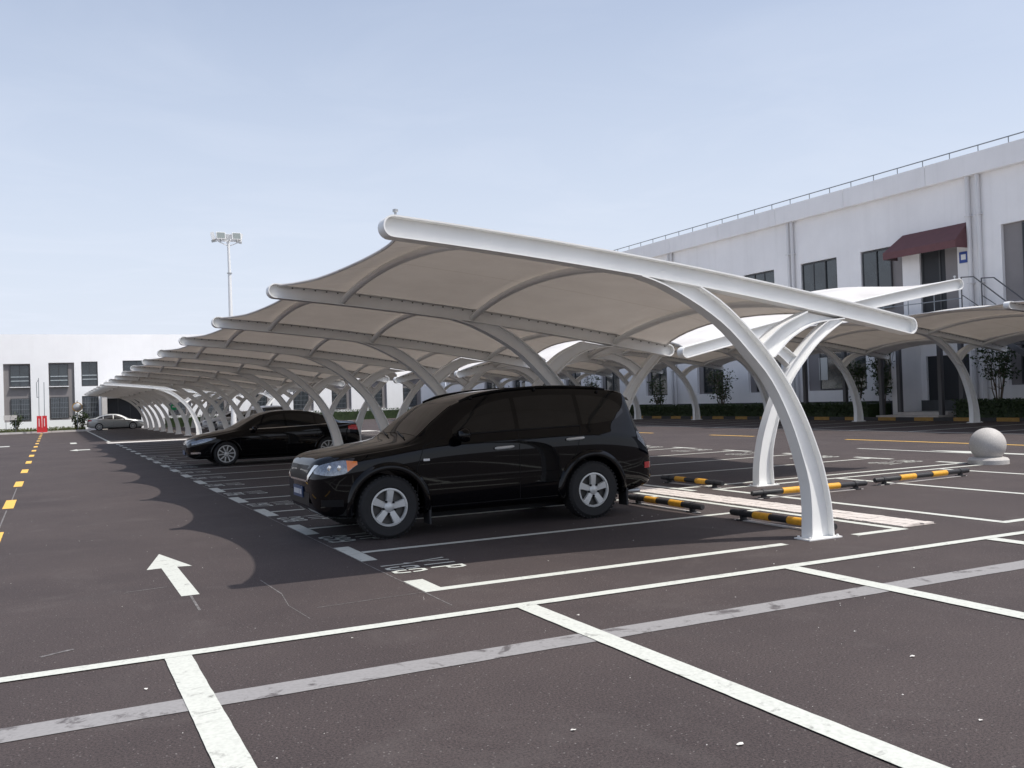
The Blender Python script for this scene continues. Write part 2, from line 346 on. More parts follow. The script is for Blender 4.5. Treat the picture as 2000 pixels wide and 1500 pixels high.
arrow(18.95, 11.5, 4.2, 1.8)
sheet('lane_line', 18.55, 18.67, 14.2, 17.6, 'white_paint')
# chalk setting-out lines and scuffs
def chalk(a, b, w=.012): 
    a = Vector((*a, 0)); b = Vector((*b, 0)); d = (b-a).normalized(); n = Vector((-d.y, d.x, 0))*w/2
    poly('chalk_line', [tuple((a-n)[:2]), tuple((b-n)[:2]), tuple((b+n)[:2]), tuple((a+n)[:2])], 'chalk', .003)
chalk((2.762, 6.75), (2.762, 20)); chalk((1.69, 8.75), (1.72, 8.0)); chalk((1.72, 8.0), (1.665, 7.5), .007); chalk((1.665, 7.5), (1.70, 6.95), .006)
chalk((1.02, 7.75), (1.035, 8.4), .02); chalk((1.84, 7.29), (2.76, 7.345), .01); chalk((-.69, 14.5), (-.7, 17.7), .02); chalk((-.69, 19.8), (-.7, 23), .02)
chalk((.55, 8.9), (.9, 8.95)); chalk((-.1, 6.9), (.1, 7.0), .03)
# stencilled bay numbers
GL = {'1': [[(.28, .8), (.52, 1), (.52, 0)]], '0': [[(.12, .54), (.14, .8), (.3, .97), (.7, .97), (.86, .8), (.88, .54)], [(.12, .46), (.14, .2), (.3, .03), (.7, .03), (.86, .2), (.88, .46)]],
      '2': [[(.14, .75), (.25, .95), (.75, .95), (.86, .72), (.14, .03), (.9, .03)]], '3': [[(.14, .9), (.6, .97), (.85, .75), (.5, .53)], [(.5, .47), (.86, .25), (.6, .03), (.14, .08)]],
      '4': [[(.62, 0), (.62, 1), (.1, .3), (.55, .3)], [(.69, .3), (.92, .3)]], '5': [[(.85, .97), (.2, .97), (.18, .55), (.6, .6), (.87, .35), (.65, .04), (.14, .05)]],
      '6': [[(.8, .95), (.3, .85), (.13, .4), (.2, .08), (.6, .02), (.87, .2), (.8, .5), (.25, .48)]], '7': [[(.1, .97), (.88, .97), (.4, 0)]],
      '8': [[(.5, .53), (.2, .62), (.2, .93), (.5, .98), (.8, .93), (.8, .62), (.53, .53)], [(.5, .47), (.14, .38), (.14, .07), (.5, .02), (.86, .07), (.86, .38), (.53, .47)]],
      '9': [[(.8, .55), (.3, .5), (.13, .75), (.35, .97), (.75, .93), (.86, .6), (.7, .15), (.2, .05)]],
      'V': [[(.05, 1), (.5, 0), (.95, 1)]], 'I': [[(.5, 0), (.5, 1)]], 'P': [[(.2, 0), (.2, .97), (.7, .97), (.88, .85), (.88, .62), (.7, .5), (.28, .5)]]}
def ribbon(pts, w):
    P = [Vector((a, b)) for a, b in pts]; Lf = []; R = []
    for i, p in enumerate(P):
        d0 = (P[i]-P[i-1]).normalized() if i else (P[1]-P[0]).normalized(); d1 = (P[i+1]-P[i]).normalized() if i < len(P)-1 else d0
        n0 = Vector((-d0.y, d0.x)); n1 = Vector((-d1.y, d1.x)); n = (n0+n1).normalized(); k = w/2/max(.45, n.dot(n0))
        Lf.append(p+n*k); R.append(p-n*k)
    return Lf, R
def stencil(txt, x, y, adv, h, cw, up=1):      # read from the lane: letters advance along -y*up, tops towards +x*up
    mb = MB(); lev = 0
    for i, ch in enumerate(txt):
        for st in GL[ch]:
            L_, R_ = ribbon([(a*cw, b*h) for a, b in st], .042); n = len(L_); lev += 1
            V = [(x+up*q.y, y-up*(i*adv+q.x), ZL+lev*.0004) for q in L_+R_]
            mb.add(V, [(j, n+j, n+j+1, j+1) for j in range(n-1)])
    return mb.obj('bay_number', 'white_paint', ground, fix=False)
for k in range(0, 12):
    yc = 7.385+BAY*(k+.5)
    stencil('%03d' % (100-k), 2.84, yc+.29, .2, .31, .17); stencil('VIP', 3.22, yc+.33, .23, .32, .17)
for k in range(0, 5):
    yc = 12.68+BAY*(k+.5); stencil('%03d' % (61+k), 16.2, yc-.29, .2, .45, .17, -1); stencil('VIP', 15.6, yc-.33, .22, .45, .17, -1)
# pale walkway across the rows
sheet('walkway', 2.5, 16.5, 50.3, 52.2, 'pale_concrete', .006)
# grit and bits of litter
mb = MB()
for i in range(240):
    d = abs(rng.normal(0, 1)); x = rng.uniform(-2, 9); y = rng.uniform(3.2, 17); s = rng.uniform(.002, .0065)*(1.5 if rng.random() < .1 else 1)
    a = rng.uniform(0, 6.28); c, sn = math.cos(a), math.sin(a); q = rng.uniform(.5, 1)
    mb.add([(x+s*c, y+s*sn, .002), (x-s*sn*q, y+s*c*q, .002), (x-s*c, y-s*sn, .002), (x+s*sn*q, y-s*c*q, .002), (x, y, .002+s*.8)], [(0, 1, 4), (1, 2, 4), (2, 3, 4), (3, 0, 4)])
tag(mb.obj('grit', 'pebble', ground), kind='stuff')
mb = MB()
for x, y, s, a in ((2.2, 3.9, .022, .4), (2.75, 3.35, .03, 1.2), (1.35, 3.55, .016, 2.), (.45, 5.75, .02, .2), (4.5, 3.9, .03, .8), (3.4, 5.9, .02, 0), (2.9, 8.45, .02, 1), (1.8, 6.2, .014, 0), (6.9, 10.2, .03, .5), (6.95, 10.05, .02, 1.4), (4.3, 8.0, .014, .3), (3.9, 3.0, .02, .1)):
    c, sn = math.cos(a)*s, math.sin(a)*s
    P = [(x+math.cos(a+k*.785)*s*(.75 if k % 2 else .6)*rng.uniform(.7, 1.1), y+math.sin(a+k*.785)*s*.5*rng.uniform(.7, 1.1), .004+.006*rng.random()) for k in range(8)]
    mb.add(P+[(x, y, .009)], [(k, (k+1) % 8, 8) for k in range(8)])
tag(mb.obj('dry_litter', 'pebble', ground, fix=False), kind='stuff')

# ------------------------------------------------------------------ carports
X0 = 7.30; FS = 4.6
_bt = np.polyfit([2.6, 3.73, 4.54, 5.28, 6.68, 7.08, 8.13, 8.94], [3.17, 3.08, 2.99, 2.9, 2.70, 2.64, 2.47, 2.33], 2)
def ztop(X): return float(np.polyval(_bt, X))
BD = .19; FW = .078; TH = .014
class Row:                      # maps frame coordinates (measured on the nearest frame) to local ones
    def __init__(s, mirror): s.m = mirror
    def __call__(s, X, z):
        xl = X-X0
        if not s.m: return xl, z
        u = (8.95-X)/6.44
        return -xl*1.05, z*(1+.155*u)*.98
def strip_xz(mb, pts, side, y0, y1):  # pts: outline (x,z); side: unit offsets inward -> a plate following pts
    n = len(pts); V = []
    for (x, z), (ox, oz) in zip(pts, side): V += [(x, y0, z), (x, y1, z), (x+ox, y1, z+oz), (x+ox, y0, z+oz)]
    F = []
    for i in range(n-1):
        for k in range(4): F.append((i*4+k, i*4+(k+1) % 4, (i+1)*4+(k+1) % 4, (i+1)*4+k))
    F += [(0, 1, 2, 3), tuple((n-1)*4+k for k in (3, 2, 1, 0))]
    mb.add(V, F)
def normals_in(pts, inward):
    out = []
    for i in range(len(pts)):
        a = pts[max(0, i-1)]; b = pts[min(len(pts)-1, i+1)]; d = Vector((b[0]-a[0], b[1]-a[1])).normalized(); n = Vector((-d.y, d.x))*inward*TH; out.append((n.x, n.y))
    return out
def frame_meshes(R, tagn):
    sgn = -1 if R.m else 1
    # beam: rounded-end I section
    xs = np.linspace(2.62, 8.74, 30); up = [R(x, ztop(x)) for x in xs]; lo = [R(x, ztop(x)-BD) for x in xs]
    def endarc(pu, pl, out):
        c = Vector(((pu[0]+pl[0])/2, (pu[1]+pl[1])/2)); v = Vector((pu[0]-c.x, pu[1]-c.y)); w = Vector((out*v.length, 0)); w -= v*(w.dot(v)/v.length_squared); w = w.normalized()*v.length
        return [tuple(c+v*math.cos(t)+w*math.sin(t)) for t in np.linspace(0, math.pi, 11)[1:-1]]
    loop = up+endarc(up[-1], lo[-1], sgn)+lo[::-1]+endarc(up[0], lo[0], -sgn)[::-1]
    n = len(loop); cx = [(loop[(i+1) % n][0]-loop[i-1][0], loop[(i+1) % n][1]-loop[i-1][1]) for i in range(n)]
    inn = [(p[0]+d[1]/math.hypot(*d)*TH*sgn, p[1]-d[0]/math.hypot(*d)*TH*sgn) for p, d in zip(loop, cx)]
    mb = MB(); V = []
    for p, q in zip(loop, inn): V += [(p[0], -FW, p[1]), (p[0], FW, p[1]), (q[0], FW, q[1]), (q[0], -FW, q[1])]
    mb.add(V, [(i*4+k, i*4+(k+1) % 4, ((i+1) % n)*4+(k+1) % 4, ((i+1) % n)*4+k) for i in range(n) for k in range(4)])
    for yw in (-.006, .006):   # web faces
        ui = inn[:30]; li = inn[30+9:30+9+30][::-1]
        ea = inn[30:39]; eb = inn[69:78]
        V = [(p[0], yw, p[1]) for p in ui+li]; F = [(j, j+1, 30+j+1, 30+j) for j in range(29)]
        mb.add(V, F); mb.add([(p[0], yw, p[1]) for p in [ui[-1]]+ea+[li[-1]]], [tuple(range(11))]); mb.add([(p[0], yw, p[1]) for p in [li[0]]+eb+[ui[0]]], [tuple(range(11))])
    beam = mb.mesh('beam', 'white_steel', smooth=True)
    # bolts clamping the membrane edge
    mb = MB()
    for x in np.linspace(2.85, 8.7, 40):
        a, b = R(x, ztop(x)-.034); mb.box(a-.008, a+.008, -.017, -.007, b-.008, b+.008)
    bolts = mb.mesh('bolt_row', 'dark_bolt')
    # finial cleat at the high tip
    mb = MB(); a, b = R(2.66, ztop(2.66)); mb.tube([(a, 0, b-.01), (a, 0, b+.05)], .011, 8); mb.lathe([(0, .035), (.024, .042), (.024, .062), (0, .07)], 10, c=(a, 0, b)); cleat = mb.mesh('cable_cleat', 'galvanised')
    # column
    Lp = [(7.13, 0), (7.145, .34), (7.125, .59), (7.07, .80), (6.94, 1.17), (6.78, 1.5), (6.63, 1.73), (6.42, 1.95), (6.12, 2.23), (5.89, 2.385), (5.6, 2.54), (5.31, 2.665), (5.10, 2.725)]
    Rp = [(7.45, 0), (7.435, .27), (7.35, .71), (7.20, 1.12), (6.97, 1.56), (6.66, 1.97), (6.33, 2.29), (6.02, 2.525), (5.80, 2.645)]
    def resamp(P, k):
        P = [Vector(p) for p in P]; s = [0.]
        for i in range(1, len(P)): s.append(s[-1]+(P[i]-P[i-1]).length)
        fx = pch([(a, p.x) for a, p in zip(s, P)]); fz = pch([(a, p.y) for a, p in zip(s, P)]); return [(fx(t), fz(t)) for t in np.linspace(0, s[-1], k)]
    def member(Lp, Rp, k, name):
        A = [R(*p) for p in resamp(Lp, k)]; B = [R(*p) for p in resamp(Rp, k)]; mb = MB()
        strip_xz(mb, A, normals_in(A, -1*sgn), -FW, FW); strip_xz(mb, B, normals_in(B, 1*sgn), -FW, FW)
        for yw in (-.006, .006): mb.add([(p[0], yw, p[1]) for p in A+B], [(j, j+1, k+j+1, k+j) for j in range(k-1)])
        return mb.mesh(name, 'white_steel', smooth=True)
    column = member(Lp, Rp, 26, 'column')
    brace = member([(6.56, 2.07), (6.82, 2.255), (7.19, 2.415)], [(6.72, 1.93), (6.98, 2.14), (7.36, 2.295), (7.72, 2.335)], 14, 'brace')
    a0, a1 = sorted((R(7.06, 0)[0], R(7.52, 0)[0])); mb = MB(); mb.box(a0, a1, -.115, .115, .001, .014)
    for xx in (a0+.035, a1-.035):
        for yy in (-.085, .085): mb.lathe([(.014, .016), (.014, .034), (0, .036)], 6, c=(xx, yy, 0))
    plate = mb.mesh('base_plate', 'white_steel')
    # membrane bay with bulge and scalloped ends, purlins
    nx, ny = 40, 16; V = []; arch = lambda t: 4*t*(1-t)
    pur = (3.52, 5.40, 7.78)
    def zmem(X, t):
        e = X-2.5; k = .015+.225*min(1, max(0, e-.45)/.9); k += (.13-k)*max(0, 1-(8.8-X)/1.0) if X > 7.8 else 0
        return ztop(X)-.022+k*arch(t)**.9
    for j in range(ny+1):
        t = j/ny; xo = 2.66+.44*arch(t)**.8; xi = 8.72-.36*arch(t)**.85
        for i in range(nx+1):
            s = i/nx; X = xo+(xi-xo)*s; a, b = R(X, zmem(X, t)); V.append((a, FW*.25+t*(FS-FW*.5), b))
    F = [(j*(nx+1)+i, j*(nx+1)+i+1, (j+1)*(nx+1)+i+1, (j+1)*(nx+1)+i) for j in range(ny) for i in range(nx)]
    mem = MB().add(V, F).mesh('membrane', 'membrane', smooth=True, angle=80)
    edge = [MB().tube([V[j*(nx+1)+idx] for j in range(ny+1)], .016, 6).mesh('edge_hem', 'membrane', smooth=True) for idx in (0, nx)]   # edge cable pockets
    pm = []
    for X in pur:
        P = []
        for t in np.linspace(0, 1, 15): a, b = R(X, zmem(X, t)-.055-.05*(1-arch(t))); P.append((a, t*FS, b))
        pm.append(MB().tube(P, .045, 10).mesh('purlin', 'white_steel', smooth=True))
    return dict(beam=beam, bolts=bolts, cleat=cleat, column=column, brace=brace, plate=plate, mem=mem, edge=edge, pur=pm)
FM = {False: frame_meshes(Row(False), 'a'), True: frame_meshes(Row(True), 'b')}
def carport(x, y0, n, mirror, label, sc=1.0):
    root = tag(empty('carport', (x, y0, 0), 0, sc), label, 'carport', 'membrane carports'); fm = FM[mirror]
    for k in range(n):
        y = k*FS
        b = link('beam', fm['beam'], root, (0, y, 0))
        if k == 0: link('cable_cleat', fm['cleat'], b)
        if k: link('bolt_row', fm['bolts'], b)['kind'] = 'stuff'
        c = link('column', fm['column'], root, (0, y, 0)); link('base_plate', fm['plate'], c)
        link('brace', fm['brace'], root, (0, y, 0))
        if k < n-1:
            m_ = link('membrane', fm['mem'], root, (0, y, 0)); [link('edge_hem', q, m_) for q in fm['edge']]
            for p in fm['pur']: link('purlin', p, root, (0, y, 0))
    return root
carport(X0, 7.48, 10, False, 'nearest white membrane carport with arched columns, sheltering the black cars')
carport(X0, 53.7, 8, False, 'far white membrane carport over the silver sedan, beyond the pale walkway')
carport(10.60, 12.08, 9, True, 'white carport back to back with the nearest one, tilting up towards the right')
carport(10.60, 53.7, 8, True, 'far back-to-back carport behind the floodlight mast, tilting up to the right')
carport(33.0, 13.2, 12, False, 'larger carport row standing along the right building and its hedge', 1.293)

# ------------------------------------------------------------------ cars
class Body:
    def __init__(s, **k): s.L = k.pop('L'); s.k = {n: pch(v) for n, v in k.items()}; s.c = {}
    def section(s, x):
        q = round(float(x), 4)
        if q not in s.c: s.c[q] = s._section(q)
        return s.c[q]
    def _section(s, x, per=5):
        K = {n: f(x) for n, f in s.k.items()}; W_, zb, zw, zbe, Wb, zt, Wt, cr = K['W'], K['zb'], K['zw'], K['zbelt'], K['Wbelt'], K['ztop'], K['Wtop'], K['crown']
        zte = zt-cr
        zw = min(zw, zb+(zbe-zb)*.6)
        C = [(0, zb), (.7*W_, zb), (.93*W_, zb+.015), (.983*W_, zb+.10*(zbe-zb)/.7), (W_, zw), (W_-.16*(W_-Wb)+.002, zw+.66*(zbe-zw)), (Wb, zbe), (.5*(Wb+Wt)+.018*min(1, (zte-zbe)/.3 if zte > zbe else 0), .5*(zbe+zte)), (Wt, zte), (Wt*.86, zte+.55*cr), (Wt*.45, zt-.07*cr), (0, zt)]
        C = np.array(C); out = []
        P = np.vstack([[-C[1][0], C[1][1]], C, [-C[-2][0], C[-2][1]]])
        for i in range(1, len(P)-2):
            for t in np.linspace(0, 1, per, endpoint=False):
                p0, p1, p2, p3 = P[i-1], P[i], P[i+1], P[i+2]
                out.append(.5*((2*p1)+(p2-p0)*t+(2*p0-5*p1+4*p2-p3)*t*t+(3*p1-p0-3*p2+p3)*t**3))
        out.append(P[-2]); out = np.array(out); out[0, 0] = 0; out[-1, 0] = 0; return out
    def side(s, x, z):
        c = s.section(x); i0 = 11; c = c[i0:]; zz = np.maximum.accumulate(c[:, 1]); return float(np.interp(z, zz, c[:, 0]))
    def top(s, x, y):
        c = s.section(x)[38:]; return float(np.interp(abs(y), c[::-1, 0], c[::-1, 1]))
    def xs(s):
        a = np.concatenate([np.linspace(0, .1, 6), np.linspace(.13, .5, 10), np.linspace(.55, s.L-.55, 52), np.linspace(s.L-.5, s.L-.1, 12), np.linspace(s.L-.08, s.L, 5)]); return a
def loft(B, name, m, arches, R):
    xs = B.xs(); V = []; F = []; n = None
    for x in xs:
        c = B.section(x); h = list(c)+[(-a, b) for a, b in c[-2:0:-1]]; n = len(h); V += [(x, a, b) for a, b in h]
    for i in range(len(xs)-1):
        for k in range(n): F.append((i*n+k, i*n+(k+1) % n, (i+1)*n+(k+1) % n, (i+1)*n+k))
    for i, rev in ((0, 1), (len(xs)-1, -1)):
        ci = len(V); q = np.array(V[i*n:(i+1)*n]).mean(0); V.append(tuple(q)); F += [((i*n+k), ci, i*n+(k+1) % n)[::rev] for k in range(n)]
    mb = MB(); mb.add(V, F); me = mb.mesh(name, m); o = link(name, me)
    cut = MB()
    for ax, az in arches:
        for sg in (-1, 1): cut.lathe([(R, -.25), (R, .25)], 40, 'y', (ax, sg*.85, az))
    cme = cut.mesh('cut', m); co = link('cut', cme)
    md = o.modifiers.new('b', 'BOOLEAN'); md.object = co; md.operation = 'DIFFERENCE'; md.solver = 'EXACT'
    dg = bpy.context.evaluated_depsgraph_get(); ev = o.evaluated_get(dg); me2 = bpy.data.meshes.new_from_object(ev)
    bpy.data.objects.remove(o); bpy.data.objects.remove(co)
    me2.shade_smooth(); me2.set_sharp_from_angle(angle=math.radians(32)); return me2
def side_patch(B, x0, x1, lo, hi, sg, off=.004, nx=24, nz=6):
    V = []; F = []
    for i in range(nx+1):
        x = x0+(x1-x0)*i/nx; a, b = lo(x), hi(x)
        for j in range(nz+1):
            z = a+(b-a)*j/nz; V.append((x, sg*(B.side(x, z)+off), z))
    for i in range(nx):
        for j in range(nz): F.append((i*(nz+1)+j, (i+1)*(nz+1)+j, (i+1)*(nz+1)+j+1, i*(nz+1)+j+1))
    return MB().add(V, F)
def top_patch(B, x0, x1, yl, off=.004, nx=16, ny=20):
    V = []; F = []
    for i in range(nx+1):
        x = x0+(x1-x0)*i/nx; w = yl(x)
        for j in range(ny+1):
            y = -w+2*w*j/ny; V.append((x-off*.5, y, B.top(x, y)+off))
    for i in range(nx):
        for j in range(ny): F.append((i*(ny+1)+j, (i+1)*(ny+1)+j, (i+1)*(ny+1)+j+1, i*(ny+1)+j+1))
    return MB().add(V, F)
def seam(B, pts, sg, w=.007, off=.0035):
    P = []
    for (x0, z0), (x1, z1) in zip(pts[:-1], pts[1:]):
        n = max(2, int(math.hypot(x1-x0, z1-z0)/.05)); P += [(x0+(x1-x0)*t, z0+(z1-z0)*t) for t in np.linspace(0, 1, n, endpoint=False)]
    P.append(pts[-1]); Lf, R = ribbon(P, w); n = len(P)
    V = [(q.x, sg*(B.side(q.x, q.y)+off), q.y) for q in Lf+R]
    return MB().add(V, [(j, n+j, n+j+1, j+1) for j in range(n-1)])
def wheel_meshes(R, rr, w, style, tm='tyre'):
    t = MB(); t.lathe([(rr, -w*.42), (rr+.02, -w*.5), (R-.045, -w*.52), (R-.015, -w*.44), (R, -w*.3), (R, w*.3), (R-.015, w*.44), (R-.045, w*.52), (rr+.02, w*.5), (rr, w*.42)], 44, 'y', ring=True)
    for k in range(44):                # tread blocks
        a = 2*math.pi*k/44
        for yy in (-.33, .33):
            c, s_ = math.cos(a), math.sin(a); p = Vector((c*(R-.012), yy*w, s_*(R-.012))); q = Vector((c*(R+.0015), yy*w, s_*(R+.0015))); t.bar(p, q, w*.26, .026)
    tyre = t.mesh('wheel', tm, smooth=True)
    m = MB(); f = -w*.42
    m.lathe([(rr+.004, f-.012), (rr+.004, f+.03), (rr-.018, f+.045), (rr-.024, f+.006), (rr-.014, f-.014)], 44, 'y', ring=True)
    if style == 'five':
        for k in range(5):
            a = math.pi/2+2*math.pi*k/5; c, s_ = math.cos(a), math.sin(a); t_ = Vector((-s_, 0, c)); d = Vector((c, 0, s_)); V = []
            for r0, hw, yo in ((.03, .040, f+.012), (.10, .034, f+.0), (rr-.03, .042, f-.002), (rr-.012, .046, f-.002)):
                V += [d*r0+t_*hw+Vector((0, yo, 0)), d*r0-t_*hw+Vector((0, yo, 0)), d*r0-t_*hw*1.15+Vector((0, yo+.035, 0)), d*r0+t_*hw*1.15+Vector((0, yo+.035, 0))]
            F = [(i*4+j, i*4+(j+1) % 4, i*4+4+(j+1) % 4, i*4+4+j) for i in range(3) for j in range(4)]+[(0, 1, 2, 3), (15, 14, 13, 12)]; m.add(V, F)
    else:
        for k in range(5):
            for da in (-.17, .17):
                a = math.pi/2+2*math.pi*k/5; d0 = Vector((math.cos(a+da*.6), 0, math.sin(a+da*.6))); d1 = Vector((math.cos(a+da*1.9), 0, math.sin(a+da*1.9)))
                m.bar(d0*.045+Vector((0, f+.004, 0)), d1*(rr-.015)+Vector((0, f+.0, 0)), .022, .03)
    m.lathe([(0, f-.014), (.034, f-.012), (.06, f+.002), (.065, f+.04), (0, f+.04)], 24, 'y')
    rim = m.mesh('rim', 'wheel_alloy', smooth=True)
    d = MB(); d.lathe([(0, f+.075), (rr-.01, f+.075), (rr-.01, f+.09), (0, f+.09)], 32, 'y'); disc = d.mesh('brake_disc', 'dark_bolt')
    ln = MB()
    for k in range(5):
        a = math.pi/2+2*math.pi*(k+.5)/5 if style == 'five' else math.pi/2+2*math.pi*k/5
        ln.lathe([(.0135, f+.012), (.0135, f-.014), (0, f-.016)], 8, 'y', (math.cos(a)*.075, 0, math.sin(a)*.075))
    return tyre, rim, disc, ln.mesh('lug_nuts', 'black_trim')
def add_wheels(root, wm, pos, R):
    for (x, y) in pos:
        w = link('wheel', wm[0], root, (x, y, R))
        if y > 0: w.rotation_euler = (0, 0, math.pi)
        else: w.rotation_euler = (0, rng.uniform(-.3, .3), 0)
        link('rim', wm[1], w); link('brake_disc', wm[2], w); link('lug_nuts', wm[3], w)
def flare(B, cx, cz, R, wdt, sg, m, root, a0=-8, a1=188, th=.028, name='wheel_arch'):
    V = []; n = 30
    for i in range(n+1):
        a = math.radians(a0+(a1-a0)*i/n); c, s_ = math.cos(a), math.sin(a)
        for r, o in ((R-.004, -.03), (R-.004, th*.8), (R+wdt*.35, th), (R+wdt*.8, th*.7), (R+wdt, .0015)):
            x, z = cx+c*r, max(.22, cz+s_*r); V.append((x, sg*(B.side(min(max(x, 0), B.L), z)+o), z))
    F = [(i*5+j, i*5+j+1, (i+1)*5+j+1, (i+1)*5+j) for i in range(n) for j in range(4)]
    return MB().add(V, F).obj(name, m, root, smooth=True, angle=50)
def mirror_obj(root, B, x, z, sg, m, s=1):
    yb = B.side(x, z); mb = MB(); V = []
    P = [(-.07, .0), (-.06, .055), (.0, .085), (.06, .075), (.085, .0), (.06, -.07), (0, -.085), (-.06, -.055)]
    for yo, sc_ in ((.05, .35), (.075, .8), (.13, 1.), (.2, .92), (.235, .55)):
        for a, b in P: V.append((x+a*sc_*s, sg*(yb+yo), z+.06+b*sc_*s))
    F = [(i*8+k, i*8+(k+1) % 8, (i+1)*8+(k+1) % 8, (i+1)*8+k) for i in range(4) for k in range(8)]+[tuple(range(8)), tuple(range(32, 40))[::-1]]
    mb.add(V, F); mb.bar((x+.0, sg*(yb-.03), z+.02), (x, sg*(yb+.09), z+.05), .06, .05)
    return mb.obj('wing_mirror', m, root, smooth=True, angle=50)

def make_suv():
    B = Body(L=4.75,
        ztop=[(0, .83), (.05, .915), (.12, .965), (.25, 1.005), (.6, 1.055), (1.0, 1.105), (1.24, 1.14), (1.33, 1.175), (1.63, 1.39), (1.93, 1.575), (2.15, 1.645), (2.45, 1.695), (2.75, 1.722), (3.2, 1.738), (3.9, 1.712), (4.32, 1.665), (4.42, 1.63), (4.475, 1.46), (4.56, 1.2), (4.65, 1.03), (4.71, .9), (4.75, .74)],
        zb=[(0, .50), (.05, .38), (.2, .29), (.5, .26), (1.0, .25), (3.7, .25), (4.2, .29), (4.6, .36), (4.75, .45)],
        W=[(0, .52), (.04, .63), (.12, .735), (.3, .825), (.6, .878), (1.0, .895), (2, .90), (3.7, .90), (4.2, .88), (4.5, .84), (4.65, .78), (4.75, .66)],
        zw=[(0, .66), (1, .76), (3.7, .80), (4.75, .62)],
        zbelt=[(0, .77), (.08, .84), (.25, .905), (.6, .97), (1.0, 1.02), (1.27, 1.06), (1.7, 1.12), (2.5, 1.155), (3.5, 1.175), (4.1, 1.16), (4.4, 1.11), (4.6, .96), (4.75, .66)],
        Wbelt=[(0, .46), (.08, .63), (.25, .76), (.6, .835), (1.0, .855), (2, .858), (3.7, .856), (4.2, .835), (4.5, .80), (4.65, .745), (4.75, .62)],
        Wtop=[(0, .38), (.1, .54), (.3, .66), (.6, .735), (1.0, .775), (1.3, .775), (1.93, .665), (2.3, .645), (3.5, .635), (4.2, .61), (4.42, .60), (4.5, .62), (4.65, .64), (4.75, .5)],
        crown=[(0, .025), (.5, .04), (1.2, .05), (2, .05), (4.3, .045), (4.75, .04)])
    root = tag(empty('parked_suv', (2.55, 11.30, 0)), 'black SUV with silver five-spoke wheels parked under the nearest carport', 'suv')
    ax = ((.965, .372), (3.75, .372)); RA = .440
    body = link('body', loft(B, 'body', 'black_paint', ax, RA), root)
    wm = wheel_meshes(.372, .220, .24, 'five'); add_wheels(root, wm, [(x, s*.785) for x, _ in ax for s in (-1, 1)], .372)
    # greenhouse
    zbl = lambda x: B.k['zbelt'](x)
    def roofline(x): return B.k['ztop'](x)-B.k['crown'](x)
    for sg in (-1, 1):
        hi = pch([(1.78, 1.215), (2.08, 1.435), (2.38, 1.55), (2.70, 1.602), (3.2, 1.624), (3.68, 1.61), (4.0, 1.58), (4.25, 1.50), (4.34, 1.39)])
        lo = pch([(1.78, 1.185), (2.2, 1.195), (3.0, 1.21), (3.7, 1.225), (4.05, 1.25), (4.2, 1.285), (4.34, 1.37)])
        for nm, a, b in (('front_window', 1.81, 2.66), ('rear_window', 2.72, 3.58), ('quarter_window', 3.64, 4.33)):
            side_patch(B, a, b, lo, hi, sg, .005).obj(nm, 'car_glass', root, smooth=True, angle=60)
        # blacked-out pillars
        for a, b in ((2.66, 2.72), (3.58, 3.64)): side_patch(B, a, b, lo, hi, sg, .004, 3, 6).obj('pillar', 'black_paint', root, smooth=True)
        sm = seam(B, [(1.32, .35), (1.32, .8), (1.42, 1.06), (1.70, 1.15)], sg); sm2 = seam(B, [(2.68, .34), (2.69, 1.18)], sg); sm.add(sm2.v, sm2.f)
        s3 = seam(B, [(3.35, .60), (3.52, .9), (3.60, 1.2)], sg); sm.add(s3.v, s3.f); s4 = seam(B, [(1.32, .34), (3.3, .34)], sg); sm.add(s4.v, s4.f)
        sm.obj('door_seam', 'black_trim', root, fix=False)
        # belt moulding, lower side moulding
        MB().add(*(lambda q: (q.v, q.f))(seam(B, [(1.82, 1.176), (2.6, 1.197), (3.6, 1.214)], sg, .018, .008))).obj('belt_trim', 'black_trim', root, fix=False)
        seam(B, [(1.45, .60), (3.25, .64)], sg, .05, .010).obj('side_moulding', 'black_paint', root, fix=False)
        for hx, hz in ((2.34, .985), (3.36, 1.045)):
            mb = MB(); P = []
            for t in np.linspace(0, 1, 9): x = hx+.26*t; z = hz+.012*t; P.append((x, sg*(B.side(x, z)+.012+.028*math.sin(math.pi*t)**.6), z))
            mb.tube(P, [.012]+[.019]*7+[.012], 8); mb.obj('door_handle', 'wheel_alloy', root, smooth=True)
        mirror_obj(root, B, 1.88, 1.11, sg, 'black_paint', 1.05)
        # head lamps
        hl = side_patch(B, .045, .60, pch([(.045, .795), (.20, .775), (.40, .79), (.60, .89)]), pch([(.045, .865), (.20, .915), (.42, .945), (.60, .93)]), sg, .006, 20, 5).obj('headlight', 'lamp_glass', root, smooth=True)
        side_patch(B, .46, .60, pch([(.46, .815), (.60, .892)]), pch([(.46, .943), (.60, .929)]), sg, .009, 8, 4).obj('indicator', 'amber', hl, smooth=True)
        for hx in (.22, .35):
            mb = MB(); yy = B.side(hx, .86); mb.lathe([(0, -.004), (.03, -.002), (.036, .004), (.036, .012), (0, .012)], 14, 'y', (hx, 0, .86))
            for i, (a, b, c) in enumerate(mb.v): mb.v[i] = (a, sg*(yy+.012-b), c)
            mb.obj('lamp_bulb', 'chrome', hl, smooth=True)
        side_patch(B, 1.40, 1.48, lambda x: .885, lambda x: .912, sg, .010, 4, 2).obj('side_repeater', 'sign_white', root)
        # tail lamps
        tl = side_patch(B, 4.47, 4.68, pch([(4.47, .99), (4.68, .80)]), pch([(4.47, 1.10), (4.58, 1.09), (4.68, .93)]), sg, .006, 8, 5).obj('taillight', 'lamp_glass', root, smooth=True)
        side_patch(B, 4.56, 4.735, lambda x: .60, lambda x: .68, sg, .007, 8, 3).obj('reflector', 'tail_red', root, smooth=True)
